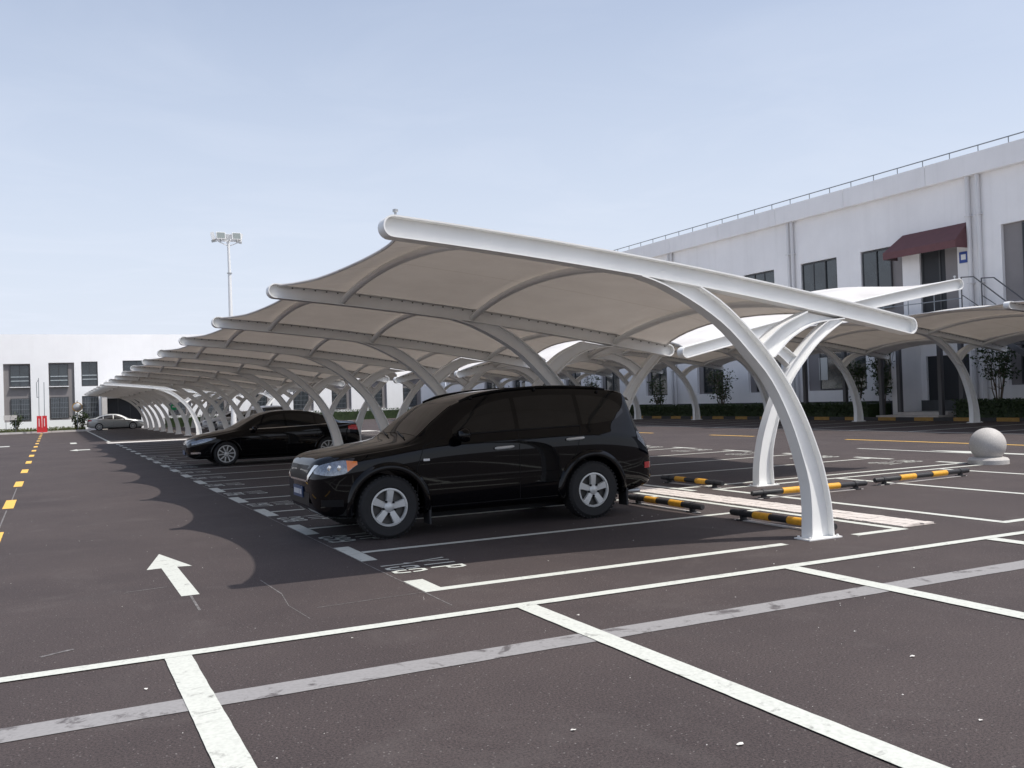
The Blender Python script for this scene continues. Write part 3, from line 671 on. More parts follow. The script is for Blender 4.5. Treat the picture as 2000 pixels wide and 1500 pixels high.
        for (cx, cz), w_ in zip(ax, (.075, .075)): flare(B, cx, cz, RA, w_+.012, sg, 'black_paint', root, th=.045)
        for cx in (1.47, 4.26):
            MB().box(cx-.012, cx+.012, *sorted((sg*.70, sg*.90)), .13, .36).obj('mud_flap', 'rubber_black', root)
        # roof rails
        mb = MB(); P = []
        for x in np.linspace(2.0, 4.15, 14): P.append((x, sg*(B.k['Wtop'](x)-.03), B.top(x, B.k['Wtop'](x)-.03)+.016*min(1, min(x-1.99, 4.16-x)/.12)))
        mb.tube(P, .016, 8)
        for x in (2.15, 3.05, 4.0): mb.bar((x, P[0][1], B.top(x, P[0][1])-.01), (x, P[0][1], B.top(x, P[0][1])+.018), .05, .03)
        mb.obj('roof_rail', 'black_trim', root, smooth=True)
        # fog lamp recess and lower bumper lip
        side_patch(B, .10, .40, lambda x: .42, lambda x: .50, sg, .004, 8, 3).obj('fog_recess', 'black_trim', root, smooth=True)
    top_patch(B, 1.38, 1.90, lambda x: B.k['Wtop'](x)-.045).obj('windscreen', 'car_glass', root, smooth=True, angle=60)
    top_patch(B, 4.47, 4.57, lambda x: B.k['Wtop'](x)-.06).obj('tailgate_window', 'car_glass', root, smooth=True, angle=60)
    mb = MB(); V = []
    for x, dz in ((4.18, .008), (4.30, .012), (4.47, .006), (4.50, -.02)):      # roof spoiler
        for y in np.linspace(-.60, .60, 9): V.append((x, y, B.top(min(x, 4.36), y)+dz-(.06*(max(0, x-4.36))/.1)))
    mb.add(V, [(i*9+j, i*9+j+1, (i+1)*9+j+1, (i+1)*9+j) for i in range(3) for j in range(8)]); mb.obj('spoiler', 'black_paint', root, smooth=True)
    # front: grille, chrome V bars, plate, lip
    def xf(y, z):       # front surface x for a given y, z
        for x in np.linspace(0, .8, 161):
            if B.side(x, z) >= abs(y): return x
        return .8
    def front_poly(name, pts, m, off=.006, n=8):
        pts = [Vector(p) for p in pts]; V = []
        for i in range(n+1):
            for j in range(4+1):
                a = pts[0].lerp(pts[1], i/n); b = pts[3].lerp(pts[2], i/n); q = a.lerp(b, j/4); V.append((xf(q.x, q.y)-off, q.x, q.y))
        return MB().add(V, [(i*5+j, (i+1)*5+j, (i+1)*5+j+1, i*5+j+1) for i in range(n) for j in range(4)]).obj(name, m, root, smooth=True, fix=True)
    gr = front_poly('grille', [(-.50, .885), (.50, .885), (.36, .70), (-.36, .70)], 'black_trim')
    front_poly('grille_trim', [(-.40, .715), (.40, .715), (.38, .692), (-.38, .692)], 'chrome', .012)
    for sg in (-1, 1):
        o = front_poly('grille_trim', [(sg*.62, .895), (sg*.55, .895), (sg*.38, .715), (sg*.45, .70)], 'chrome', .012, 3); 
    front_poly('lower_grille', [(-.5, .57), (.5, .57), (.46, .42), (-.46, .42)], 'black_trim')
    pb = MB(); pb.box(-.025, -.008, -.22, .22, .50, .63); pl = pb.obj('licence_plate', 'plate_blue', root)
    mb = MB()
    for k in range(7): mb.box(-.028, -.0255, -.17+k*.05+(.02 if k > 1 else 0), -.14+k*.05+(.02 if k > 1 else 0), .535, .595)
    mb.obj('plate_characters', 'sign_white', pl)
    # wiper, exhaust
    mb = MB(); mb.tube([(1.29, -.55, B.top(1.29, .55)+.02), (1.38, -.05, B.top(1.38, .05)+.022)], .008, 6); mb.tube([(1.29, .05, B.top(1.29, .05)+.02), (1.38, .5, B.top(1.38, .5)+.022)], .008, 6); mb.obj('wiper', 'black_trim', root)
    MB().tube([(4.2, -.5, .27), (4.66, -.5, .27)], .035, 10).obj('exhaust', 'galvanised', root)
    MB().box(.9, 4.0, -.55, .55, .17, .27).obj('underbody', 'black_trim', root)
    for ch in root.children_recursive:                  # fit both overhangs
        if ch.name.split('.')[0] in ('wheel', 'rim', 'brake_disc', 'lug_nuts'): continue
        for v in ch.data.vertices:
            if v.co.x < .55: v.co.x += .13*(1-v.co.x/.55)
            elif v.co.x > 4.25: v.co.x += .06*(v.co.x-4.25)/.5
    return root
suv = make_suv()

def make_sedan(label, paintm, loc, rz=0, L=4.85, group=None, detail=True):
    B = Body(L=4.85,
        ztop=[(0, .62), (.05, .70), (.15, .77), (.4, .86), (.9, .95), (1.15, .99), (1.25, 1.02), (1.7, 1.25), (2.05, 1.40), (2.4, 1.465), (2.8, 1.48), (3.2, 1.455), (3.7, 1.345), (4.1, 1.19), (4.32, 1.115), (4.6, 1.10), (4.74, 1.07), (4.80, .9), (4.85, .7)],
        zb=[(0, .36), (.05, .27), (.3, .20), (1, .2), (3.8, .2), (4.4, .24), (4.85, .36)],
        W=[(0, .5), (.05, .63), (.15, .74), (.35, .83), (.7, .9), (1.0, .93), (2, .94), (3.8, .94), (4.3, .91), (4.65, .84), (4.8, .74), (4.85, .62)],
        zw=[(0, .52), (1, .60), (3.8, .66), (4.85, .6)],
        zbelt=[(0, .58), (.1, .66), (.4, .77), (.9, .86), (1.25, .92), (2, .96), (3, .99), (3.8, 1.01), (4.3, 1.03), (4.7, .98), (4.85, .62)],
        Wbelt=[(0, .47), (.1, .66), (.4, .80), (.9, .87), (2, .90), (3.8, .895), (4.3, .86), (4.7, .77), (4.85, .58)],
        Wtop=[(0, .35), (.2, .56), (.6, .70), (1.0, .76), (1.25, .76), (2.05, .60), (2.6, .57), (3.2, .56), (4.1, .62), (4.35, .66), (4.7, .62), (4.85, .5)],
        crown=[(0, .03), (.5, .05), (1.2, .05), (2.1, .045), (4.0, .045), (4.85, .03)])
    root = tag(empty('parked_sedan', loc, rz, L/4.85), label, 'car', group)
    ax = ((.98, .33), (3.83, .33)); RA = .375
    link('body', loft(B, 'body', paintm, ax, RA), root)
    wm = wheel_meshes(.33, .235, .22, 'double'); add_wheels(root, wm, [(x, s*.82) for x, _ in ax for s in (-1, 1)], .33)
    for sg in (-1, 1):
        hi = pch([(1.62, 1.02), (1.95, 1.20), (2.3, 1.325), (2.7, 1.375), (3.1, 1.355), (3.55, 1.275), (3.85, 1.16), (4.0, 1.07)]); lo = pch([(1.62, .985), (2.4, 1.0), (3.3, 1.03), (4.0, 1.055)])
        for nm, a, b in (('front_window', 1.66, 2.60), ('rear_window', 2.66, 3.45), ('quarter_window', 3.5, 3.97)): side_patch(B, a, b, lo, hi, sg, .005, 16, 5).obj(nm, 'car_glass', root, smooth=True, angle=60)
        seam(B, [(1.62, .978), (2.4, .992), (3.3, 1.02), (4.0, 1.045)], sg, .016, .008).obj('belt_trim', 'chrome', root, fix=False)
        if detail:
            sm = seam(B, [(1.34, .3), (1.36, .8), (1.6, .97)], sg)
            for q in ([(2.63, .3), (2.63, 1.0)], [(3.3, .5), (3.5, .8), (3.55, 1.02)]): s2 = seam(B, q, sg); sm.add(s2.v, s2.f)
            sm.obj('door_seam', 'black_trim', root, fix=False)
            for hx, hz in ((2.3, .82), (3.2, .85)):
                mb = MB(); mb.tube([(hx+.2*t, sg*(B.side(hx+.2*t, hz)+.01+.022*math.sin(math.pi*t)), hz) for t in np.linspace(0, 1, 7)], .012, 6); mb.obj('door_handle', paintm, root, smooth=True)
        mirror_obj(root, B, 1.72, .93, sg, paintm, .95)
        side_patch(B, .10, .72, pch([(.10, .60), (.4, .66), (.72, .76)]), pch([(.10, .68), (.35, .755), (.72, .80)]), sg, .006, 16, 4).obj('headlight', 'lamp_glass', root, smooth=True)
        side_patch(B, .08, .32, lambda x: .36, lambda x: .41, sg, .006, 8, 2).obj('fog_light', 'chrome', root, smooth=True)
        side_patch(B, 4.42, 4.78, pch([(4.42, .86), (4.78, .82)]), pch([(4.42, .95), (4.6, .98), (4.78, .96)]), sg, .006, 10, 4).obj('taillight', 'tail_red', root, smooth=True)
        for cx, cz in ax: flare(B, cx, cz, RA, .04, sg, paintm, root, th=.012)
    top_patch(B, 1.30, 2.02, lambda x: B.k['Wtop'](x)-.045).obj('windscreen', 'car_glass', root, smooth=True, angle=60)
    top_patch(B, 3.35, 4.15, lambda x: B.k['Wtop'](x)-.05).obj('back_window', 'car_glass', root, smooth=True, angle=60)
    MB().box(-.012, .002, -.45, .45, .40, .60).obj('grille', 'black_trim', root)
    MB().box(-.02, -.013, -.22, .22, .33, .45).obj('licence_plate', 'plate_blue', root)
    MB().box(.9, 4.1, -.6, .6, .14, .24).obj('underbody', 'black_trim', root)
    return root
make_sedan('black saloon car with bright alloy wheels parked beyond the black SUV', 'black_paint', (3.30, 27.25, 0))
make_sedan('silver sedan with dark windows parked at the far end of the row', 'silver_paint', (7.25, 87.5, 0), math.pi, 4.55)
make_sedan('white car half hidden among far carport columns, nearest of those three', 'white_car_paint', (9.9, 58.0, 0), 0, 4.5, 'cars in the far carport', False)
make_sedan('silver car half hidden among far carport columns, middle of those three', 'silver_paint', (9.9, 64.8, 0), 0, 4.5, 'cars in the far carport', False)
make_sedan('white car half hidden among far carport columns, farthest of those three', 'white_car_paint', (9.9, 71.6, 0), 0, 4.4, 'cars in the far carport', False)

def make_van():
    B = Body(L=4.9,
        ztop=[(0, .8), (.05, .9), (.2, 1.0), (.5, 1.09), (.75, 1.15), (.85, 1.22), (1.5, 1.75), (1.75, 1.86), (2.4, 1.93), (4.2, 1.93), (4.7, 1.88), (4.82, 1.6), (4.9, 1.0)],
        zb=[(0, .45), (.1, .32), (1, .28), (4.4, .28), (4.9, .4)], W=[(0, .55), (.1, .72), (.4, .84), (1, .88), (4.4, .88), (4.8, .82), (4.9, .74)], zw=[(0, .65), (4.9, .75)],
        zbelt=[(0, .76), (.3, .92), (.85, 1.05), (2, 1.1), (4.6, 1.12), (4.9, .95)], Wbelt=[(0, .5), (.2, .74), (.85, .85), (4.4, .86), (4.8, .8), (4.9, .7)],
        Wtop=[(0, .4), (.5, .68), (.85, .76), (1.6, .70), (4.4, .70), (4.8, .68), (4.9, .6)], crown=[(0, .03), (1, .05), (4.9, .05)])
    root = tag(empty('parked_van', (9.75, 44.55, 0), math.pi/2, .84), 'white van seen nose-on between columns behind the black saloon', 'van')
    ax = ((.9, .32), (3.7, .32)); link('body', loft(B, 'body', 'white_car_paint', ax, .37), root)
    wm = wheel_meshes(.32, .21, .2, 'five'); add_wheels(root, wm, [(x, s*.77) for x, _ in ax for s in (-1, 1)], .32)
    for sg in (-1, 1):
        hi = pch([(1.3, 1.4), (1.7, 1.66), (2.2, 1.73), (4.6, 1.72)]); lo = lambda x: 1.2
        for nm, a, b in (('front_window', 1.34, 2.2), ('rear_window', 2.28, 3.5), ('quarter_window', 3.58, 4.55)): side_patch(B, a, b, lo, hi, sg, .005, 12, 5).obj(nm, 'car_glass', root, smooth=True)
        side_patch(B, .1, .5, lambda x: .78, lambda x: .9, sg, .006, 8, 3).obj('headlight', 'lamp_glass', root, smooth=True)
        side_patch(B, 4.7, 4.86, lambda x: .9, lambda x: 1.3, sg, .006, 6, 5).obj('taillight', 'tail_red', root, smooth=True)
        mirror_obj(root, B, 1.25, 1.12, sg, 'black_trim')
    top_patch(B, .92, 1.66, lambda x: B.k['Wtop'](x)-.04).obj('windscreen', 'car_glass', root, smooth=True)
make_van()

# ------------------------------------------------------------------ wheel stops, granite ball
def wheel_stop(x, y, L, rz, label):
    root = tag(empty('wheel_stop', (x, y, 0), rz), label, 'wheel stop', 'striped tube wheel stops')
    z = .085; r = .041; e = L/2
    MB().tube([(0, -e, z), (0, -e+.02, z), (0, e-.02, z), (0, e, z)], [r*.8, r, r, r*.8], 16).obj('tube', 'rubber_black', root, smooth=True)
    for c in (-.17*L, .17*L): MB().tube([(0, c-.08*L, z), (0, c+.08*L, z)], r+.006, 16).obj('yellow_sleeve', 'yellow_plastic', root, smooth=True)
    for c in (-e+.22, e-.22):
        mb = MB(); mb.box(-.075, .075, c-.045, c+.045, .001, .016); mb.bar((0, c, .012), (0, c, z-.02), .07, .05); mb.tube([(0, c-.03, z), (0, c+.03, z)], r+.008, 14); mb.obj('foot', 'rubber_black', root)
    MB().box(-.05, .05, -e+.1, e-.1, .001, .007).obj('base_rail', 'concrete', root)
    return root
stops = [(7.60, 8.40, 0, 'beside the front arched column, right of the SUV'), (7.62, 10.72, 0, 'right behind the rear wheel of the black SUV')]
for x, y, rz, d in stops: wheel_stop(x, y, 1.72, rz, 'black and yellow wheel stop '+d)
for k in range(2, 9): wheel_stop(7.62, 10.72+BAY*(k-1), 1.72, 0, 'black and yellow wheel stop in bay %s behind the SUV bay' % ('one two three four five six seven'.split()[k-2]))
wheel_stop(9.82, 12.95+.05, 1.7, 0, 'dull black and orange wheel stop left of the second arched column')
for k in range(1, 5): wheel_stop(9.82, 13.0+BAY*k, 1.7, 0, 'wheel stop of the back-to-back row, %s after the one beside the second column' % ('first second third fourth'.split()[k-1]))
wheel_stop(10.28, 10.66, 2.25, -math.pi/2-.02, 'sunlit black and yellow wheel stop passing behind the front arched column')
wheel_stop(13.0, 10.9, 2.4, -math.pi/2+.06, 'sunlit black and yellow wheel stop in front of the stone ball')
rt = tag(empty('stone_ball_bollard', (16.45, 12.25, 0)), 'pale granite ball bollard on a round base at the right', 'bollard')
mb = MB(); mb.lathe([(0, .0)]+[(.33*math.sin(a), .33-.33*math.cos(a)) for a in np.linspace(.05, math.pi-.05, 22)]+[(0, .66)], 36, c=(0, 0, .045)); mb.obj('ball', 'granite', rt, smooth=True)
MB().lathe([(.37, .001), (.37, .08), (.345, .115), (.27, .135), (.2, .14)], 36).obj('base', 'granite', rt, smooth=True)

# ------------------------------------------------------------------ buildings
def wall_open(mb, u0, u1, z0, z1, ops, place, depth=.18):
    us = sorted({u0, u1, *[o[0] for o in ops], *[o[1] for o in ops]}); zs = sorted({z0, z1, *[o[2] for o in ops], *[o[3] for o in ops]})
    for a, b in zip(us[:-1], us[1:]):
        for c, d in zip(zs[:-1], zs[1:]):
            m_ = ((a+b)/2, (c+d)/2)
            if any(o[0] < m_[0] < o[1] and o[2] < m_[1] < o[3] for o in ops): continue
            mb.add([place(a, c, 0), place(b, c, 0), place(b, d, 0), place(a, d, 0)], [(0, 1, 2, 3)])
    for a, b, c, d in ops:
        for (p, q) in (((a, c), (b, c)), ((b, c), (b, d)), ((b, d), (a, d)), ((a, d), (a, c))):
            mb.add([place(*p, 0), place(*q, 0), place(*q, depth), place(*p, depth)], [(0, 1, 2, 3)])
def pbox(mb, place, a, b, c, d, n0, n1):
    v = [place(u, z, n) for n in (n0, n1) for z in (c, d) for u in (a, b)]
    mb.add(v, [(0, 2, 3, 1), (4, 5, 7, 6), (0, 1, 5, 4), (2, 6, 7, 3), (0, 4, 6, 2), (1, 3, 7, 5)])
def window(root, place, a, b, c, d, nm, n=.12, hbars=(), sill=False, fr='window_frame', grille=False):
    mb = MB(); t = .05
    pbox(mb, place, a, b, c, c+t, n-.04, n+.02); pbox(mb, place, a, b, d-t, d, n-.04, n+.02); pbox(mb, place, a, a+t, c+t, d-t, n-.04, n+.02); pbox(mb, place, b-t, b, c+t, d-t, n-.04, n+.02)
    for i in range(1, nm): u = a+(b-a)*i/nm; pbox(mb, place, u-.025, u+.025, c+t, d-t, n-.035, n+.02)
    w = mb.obj('window', fr, root)
    for i in range(nm):
        u0 = a+(b-a)*i/nm+(.025 if i else t); u1 = a+(b-a)*(i+1)/nm-(.025 if i < nm-1 else t); q = MB(); tw = rng.uniform(-.022, .022)
        q.add([place(u0, c+t, n+.005+tw), place(u1, c+t, n+.005-tw), place(u1, d-t, n+.006-tw), place(u0, d-t, n+.006+tw)], [(0, 1, 2, 3)]); q.obj('pane', 'glass', w, fix=False)
    for z in hbars:
        q = MB(); pbox(q, place, a+t, b-t, z-.03, z+.03, n-.06, n-.042); q.obj('rail', 'window_rail', w)
    if grille:
        q = MB()
        for u in np.arange(a+.12, b-.05, .13): pbox(q, place, u-.01, u+.01, c+.05, d-.05, n-.075, n-.06)
        for z in np.linspace(c+.1, d-.1, 5): pbox(q, place, a+.05, b-.05, z-.012, z+.012, n-.085, n-.07)
        q.obj('security_grille', 'rail_grey', w)
    if sill:
        q = MB(); pbox(q, place, a-.05, b+.05, c-.07, c-.01, -.06, n); q.obj('sill', 'wall_white', w)
    return w

# right building, long white shaded facade at x = 37
PR = lambda u, z, n: (37+n, u, z)
rb = tag(empty('factory_building', (37, 45, 0)), 'long white two-storey building with grey windows and downpipes on the right', 'building'); rb.location = (0, 0, 0)
ups = [(18.2, 21.0), (23.2, 26.5), (31.75, 34.3), (35.9, 38.5), (40.6, 43.2), (44.6, 47.2), (52, 54.6), (56.5, 59.1), (62, 64.6), (67, 69.6), (72, 74.6), (78, 80.6)]
lows = [(18.5, 21.2), (23.9, 26.4), (31.55, 33.6), (34.2, 38.35), (40.3, 43.1), (45.4, 47.95), (51.2, 53.7), (57, 59.6), (62.5, 65.1), (67, 69.6), (72, 74.6), (78, 80.6)]
ops = [(a, b, 5.0, 8.4) for a, b in ups]+[(28.7, 30.75, 4.75, 7.85)]+[(a, b, 1.44, 4.2) for a, b in lows]+[(28.3, 30.6, .3, 2.9)]
mb = MB(); wall_open(mb, -10, 90, 0, 10.8, ops, PR); mb.add([(37, 90, 0), (60, 90, 0), (60, 90, 10.8), (37, 90, 10.8)], [(0, 1, 2, 3)]); mb.obj('wall', 'wall_offwhite', rb, fix=False)
for a, b in ups:
    q = MB(); pbox(q, PR, a, b, 5.0, 8.4, .17, .2); q.obj('infill_panel', 'wall_grey', rb)
    if a in (23.2, 31.75): window(rb, PR, *((b-(b-a)*.72, b-.05) if a > 30 else (a+.05, a+(b-a)*.72)), 5.4 if a > 30 else 5.2, 8.36, 2, .10)
    else: window(rb, PR, a+.05, b-.05, 6.2, 8.36, 3, .10)
for a, b in lows:
    q = MB(); pbox(q, PR, a, b, 1.44, 4.2, .17, .2); q.obj('infill_panel', 'wall_grey', rb)
    window(rb, PR, a+.04, a+(b-a)*.78, 1.48, 4.16, 2, .10)
q = MB(); pbox(q, PR, 36.9, 37.5, 2.0, 3.2, .075, .09); q.obj('curtain', 'curtain', rb)
q = MB(); pbox(q, PR, 23.5, 24.4, 5.4, 6.8, .075, .085); q.obj('curtain', 'curtain', rb)
q = MB(); pbox(q, PR, 28.72, 30.73, 4.75, 7.83, .12, .17); d_ = q.obj('upper_door', 'dark_interior', rb)
for u in (28.75, 29.72, 30.69): q = MB(); pbox(q, PR, u-.04, u+.04, 4.78, 7.8, .085, .119); q.obj('door_frame', 'window_frame', d_)
q = MB(); pbox(q, PR, 28.75, 29.4, 4.8, 7.8, .08, .084); q.obj('door_panel', 'wall_grey', d_)
q = MB(); pbox(q, PR, 28.3, 30.6, .3, 2.9, .12, .17); q.obj('ground_door', 'dark_interior', rb)
q = MB(); pbox(q, PR, -10, 90, 0, .84, -.06, -.003); q.obj('plinth', 'plinth', rb)
q = MB(); pbox(q, PR, 30.9, 31.5, 0, 4.6, -1.3, -.003); q.obj('porch_wall', 'wall_offwhite', rb)
# roof edge: parapet in cast lengths
for i, y in enumerate(np.arange(-10, 89, 5.0)):
    q = MB(); pbox(q, PR, y+.012, y+4.99, 10.803, 11.74, -.32, .3); q.obj('parapet_panel', 'wall_offwhite', rb)
mb = MB(); mb.box(36.72, 60, -10, 90, 10.9, 11.1); mb.obj('roof', 'concrete', rb)
for y in (27.45, 27.95, 38.95, 39.25, 50.1, 50.4, 61.5, 72.5, 16.2):
    mb = MB(); mb.tube([(36.86, y, .3), (36.86, y, 10.8)], .10 if y < 28 else .09, 10)
    for z in (3, 6, 9): mb.box(36.74, 36.99, y-.13, y+.13, z, z+.05)
    mb.obj('downpipe', 'pipe_white', rb, smooth=True)
tr = MB(); tr.tube([(36.75, -10, 12.02), (36.75, 90, 12.02)], .028, 8); rail_ = tr.obj('roof_rail', 'rail_grey', rb)
pm = MB().tube([(0, 0, 0), (0, 0, .3)], .022, 6).mesh('rail_post', 'rail_grey')
for y in np.arange(-9, 90, 1.45): link('rail_post', pm, rail_, (36.75, float(y), 11.735))
# awning over the upper door
mb = MB(); mb.add([(36.995, 28.1, 8.8), (36.995, 31.65, 8.8), (36.0, 32.0, 7.95), (36.0, 28.0, 7.95), (36.0, 28.0, 7.62), (36.0, 32.0, 7.62), (36.995, 28.0, 7.62), (36.995, 32.0, 7.62), (36.995, 28.0, 7.95), (36.995, 32.0, 7.95)],
    [(0, 1, 2, 3), (3, 2, 5, 4), (0, 3, 8), (3, 4, 6, 8), (1, 9, 2), (2, 9, 7, 5)]); aw = mb.obj('awning', 'awning', rb)
q = MB(); 
for y in (28.03, 31.97): q.bar((36.05, y, 7.66), (36.98, y, 7.66), .03)
q.bar((36.03, 28.0, 7.64), (36.03, 32, 7.64), .03); q.obj('awning_frame', 'steel_dark', aw)
q = MB(); pbox(q, PR, 28.12, 28.56, 7.0, 7.5, -.06, -.02); sg_ = q.obj('wall_sign', 'sign_blue', rb)
q = MB(); pbox(q, PR, 28.22, 28.46, 7.14, 7.38, -.07, -.061); q.obj('sign_symbol', 'sign_white', sg_)
# outside steel stair
st = tag(empty('steel_staircase', (36, 30, 0)), 'dark steel outside staircase and landing below the maroon awning', 'staircase'); st.location = (0, 0, 0)
MB().box(35.2, 36.95, 27.2, 34.2, 4.55, 4.72).obj('landing', 'steel_dark', st)
for k in range(22):
    y = 27.15-.3*k; z = 4.55-.205*(k+1)
    if z > .1: MB().box(35.3, 36.5, y-.3, y, z, z+.04).obj('tread', 'steel_dark', st)
for x in (35.28, 36.52): MB().bar((x, 27.2, 4.55), (x, 20.6, .1), .06, .22).obj('stringer', 'steel_dark', st)
for z in (5.25, 5.75): MB().tube([(35.25, 27.2, z), (35.25, 34.1, z), (36.9, 34.1, z)], .022, 6).obj('rail_bar', 'rail_grey', st)
for y in (27.2, 28.6, 30.0, 31.4, 32.8, 34.1): MB().tube([(35.25, y, 4.7), (35.25, y, 5.77)], .024, 6).obj('rail_post', 'rail_grey', st)
for x in (35.25, 36.55):
    mb = MB(); mb.tube([(x, 27.2, 4.6), (x, 27.2, 6.15)], .03, 6); mb.tube([(x, 27.2, 6.15), (x, 26.6, 6.1), (x, 20.6, 1.1)], .028, 6); mb.tube([(x, 27.2, 5.4), (x, 20.6, .6)], .02, 6)
    for y in (25.2, 23.2, 21.2): z = 4.55-(27.15-y)*.683; mb.tube([(x, y, z), (x, y, z+1.05)], .022, 6)
    mb.obj('handrail', 'steel_dark', st)
for x, y in ((35.3, 27.4), (35.3, 30.7), (35.3, 34.0)): MB().box(x-.09, x+.09, y-.09, y+.09, .1, 4.55).obj('stair_post', 'steel_dark', st)

# planting bed, striped kerb, hedge on the right
pv = tag(MB().box(34.35, 36.93, -10, 88, .0, .10).obj('planting_bed', 'plinth'), kind='structure')
kb = tag(empty('kerb', (34.25, 30, 0)), kind='structure'); kb.location = (0, 0, 0)
kms = [MB().box(-.10, .10, 0, .985, 0, .15).mesh('kerb_block', q) for q in ('kerb_yellow', 'kerb_black')]
for i, y in enumerate(np.arange(14, 80, 1.0)): link('kerb_block', kms[i % 2], kb, (34.24, float(y), 0))
stp = tag(MB().box(34.36, 36.9, 27.9, 31.3, .1, .22).box(35.2, 36.9, 28.1, 30.8, .22, .34).obj('door_steps', 'concrete'), kind='structure')
def leaves(mb, n, fpos, s0, s1, up=.3):
    for _ in range(n):
        p = Vector(fpos()); s = rng.uniform(s0, s1); d = Vector((rng.normal(), rng.normal(), rng.normal()+up)).normalized(); e = d.cross(Vector((rng.normal(), rng.normal(), rng.normal()))).normalized()
        f = d.cross(e); mb.add([p-e*s, p+f*s*.45, p+e*s, p-f*s*.45], [(0, 1, 2, 3)])
def hedge(name, x0, x1, y0, y1, z0, z1, n, label, m):
    mb = MB(); mb.box(x0+.12, x1-.12, y0+.1, y1-.1, z0, z1-.14)
    def fp():
        z = z0+(z1-z0)*rng.random()**.6; return (rng.uniform(x0, x1) if rng.random() < .4 or x1-x0 > 5 else x0+rng.uniform(-.04, .15), rng.uniform(y0, y1), z+.05*math.sin(y0*7))
    leaves(mb, n, fp, .04, .09); return tag(mb.obj(name, m, fix=False), label, 'hedge')
hedge('hedge', 34.6, 36.4, 32.0, 60, .1, .88, 9000, 'low clipped dark hedge along the far half of the right building', 'leaf_dark')
hedge('hedge', 9.0, 33.5, 87.3, 88.6, 0, .95, 6000, 'distant dark hedge at the foot of the far white block, behind the carports', 'leaf_dark')
hedge('hedge', 34.6, 36.4, 16.0, 27.4, .1, .95, 4000, 'low dark hedge at the right picture edge beyond the doorway', 'leaf_dark')
def small_tree(x, y, h, sp, n, label, stems=5, z0=.1, m='leaf_dark', s0=.05, s1=.11, lowest=.28):
    root = tag(empty('small_tree', (x, y, z0)), label, 'tree', 'small trees by the buildings'); mb = MB(); tips = []
    for k in range(stems):
        a = 2*math.pi*k/stems+rng.uniform(-.4, .4); b = sp*rng.uniform(.3, .9); P = []
        for t in np.linspace(0, 1, 6): P.append((math.cos(a)*b*t**1.4+rng.normal(0, .02)+.04*math.cos(a), math.sin(a)*b*t**1.4+rng.normal(0, .02)+.04*math.sin(a), h*.9*t))
        mb.tube(P, [.035*(1-.8*t) for t in np.linspace(0, 1, 6)], 5)
        for t in (2, 3, 4, 5): tips.append(P[t])
        for _ in range(4):
            q = Vector(P[rng.integers(2, 5)]); e = q+Vector((rng.normal(0, .3)*sp, rng.normal(0, .3)*sp, rng.uniform(.1, .35))); mb.tube([q, e], [.012, .004], 4); tips.append(tuple(e)); tips.append(tuple((q+e)/2))
    mb.obj('trunk', 'bark', root); lv = MB(); tips = [t for t in tips if t[2] > h*lowest]
    def fp():
        t = tips[rng.integers(len(tips))]; return (t[0]+rng.normal(0, .13*sp+.04), t[1]+rng.normal(0, .13*sp+.04), t[2]+rng.normal(0, .14))
    leaves(lv, n, fp, s0, s1); lv.obj('crown', m, root, fix=False); return root
small_tree(35.6, 25.9, 3.2, .8, 700, 'bare-stemmed multi-trunk tree right of the rightmost distant column', 9, lowest=.55)
small_tree(35.5, 31.9, 3.4, .75, 800, 'leafy tree beside the dark window, right of the distant middle column', 5)
small_tree(35.4, 33.3, 2.9, .6, 600, 'slim leafy tree left of the distant middle column', 5)
small_tree(35.4, 43.7, 2.9, .75, 650, 'loose bush-like tree before the second lower window from the SUV', 6)
small_tree(35.4, 50.0, 2.6, .6, 500, 'small tree seen over the SUV roof by the right building', 5)
for y, l in ((58, 'first'), (66, 'second'), (74, 'third')): small_tree(35.4, y, 3.0, .7, 500, 'small distant tree glimpsed between carport columns, %s behind the SUV roof' % l, 5)
for x, y, l in ((34.9, 31.4, 'dark square post beside the lit wall left of the doorway steps'), (34.85, 28.1, 'dark square post in front of the porch wall, right of the steps'), (34.9, 36.3, 'dark square post behind the front column crossing, by the curtained window')):
    r0 = tag(empty('porch_post', (x, y, .1)), l, 'post'); MB().box(-.09, .09, -.09, .09, 0, 3.3).obj('shaft', 'steel_dark', r0); MB().box(-.13, .13, -.13, .13, 0, .06).obj('foot_plate', 'steel_dark', r0)

# left building, sunlit facade across the end of the lane, y = 90
PL = lambda u, z, n: (u, 90+n, z)
lb = tag(empty('office_building', (0, 90, 0)), 'sunlit white block with tall grey window bays closing the lane at left', 'building'); lb.location = (0, 0, 0)
bays = [(-3.55, -1.5, .95, 5.92), (-.1, 1.92, 1.0, 5.98), (2.48, 3.8, 3.88, 6.05), (2.48, 3.82, 1.02, 3.02), (4.5, 7.3, 0, 2.75), (5.85, 8.2, 3.88, 6.1), (-7.2, -5.2, .95, 5.9), (-10.8, -8.8, .95, 5.9), (9.6, 11.6, 1.0, 6.0), (13, 15, 1.0, 6.0), (17, 19, 1.0, 6.0), (21, 23, 1.0, 6.0), (24.8, 26.8, 1.0, 6.0), (28.5, 30.5, 1.0, 6.0), (32.2, 34.2, 1.0, 6.0)]
mb = MB(); wall_open(mb, -40, 36.9, 0, 8.45, bays, PL, .22); mb.obj('wall', 'wall_white', lb, fix=False)
MB().box(-40, 36.9, 90.3, 110, 8.0, 8.2).obj('roof', 'concrete', lb)
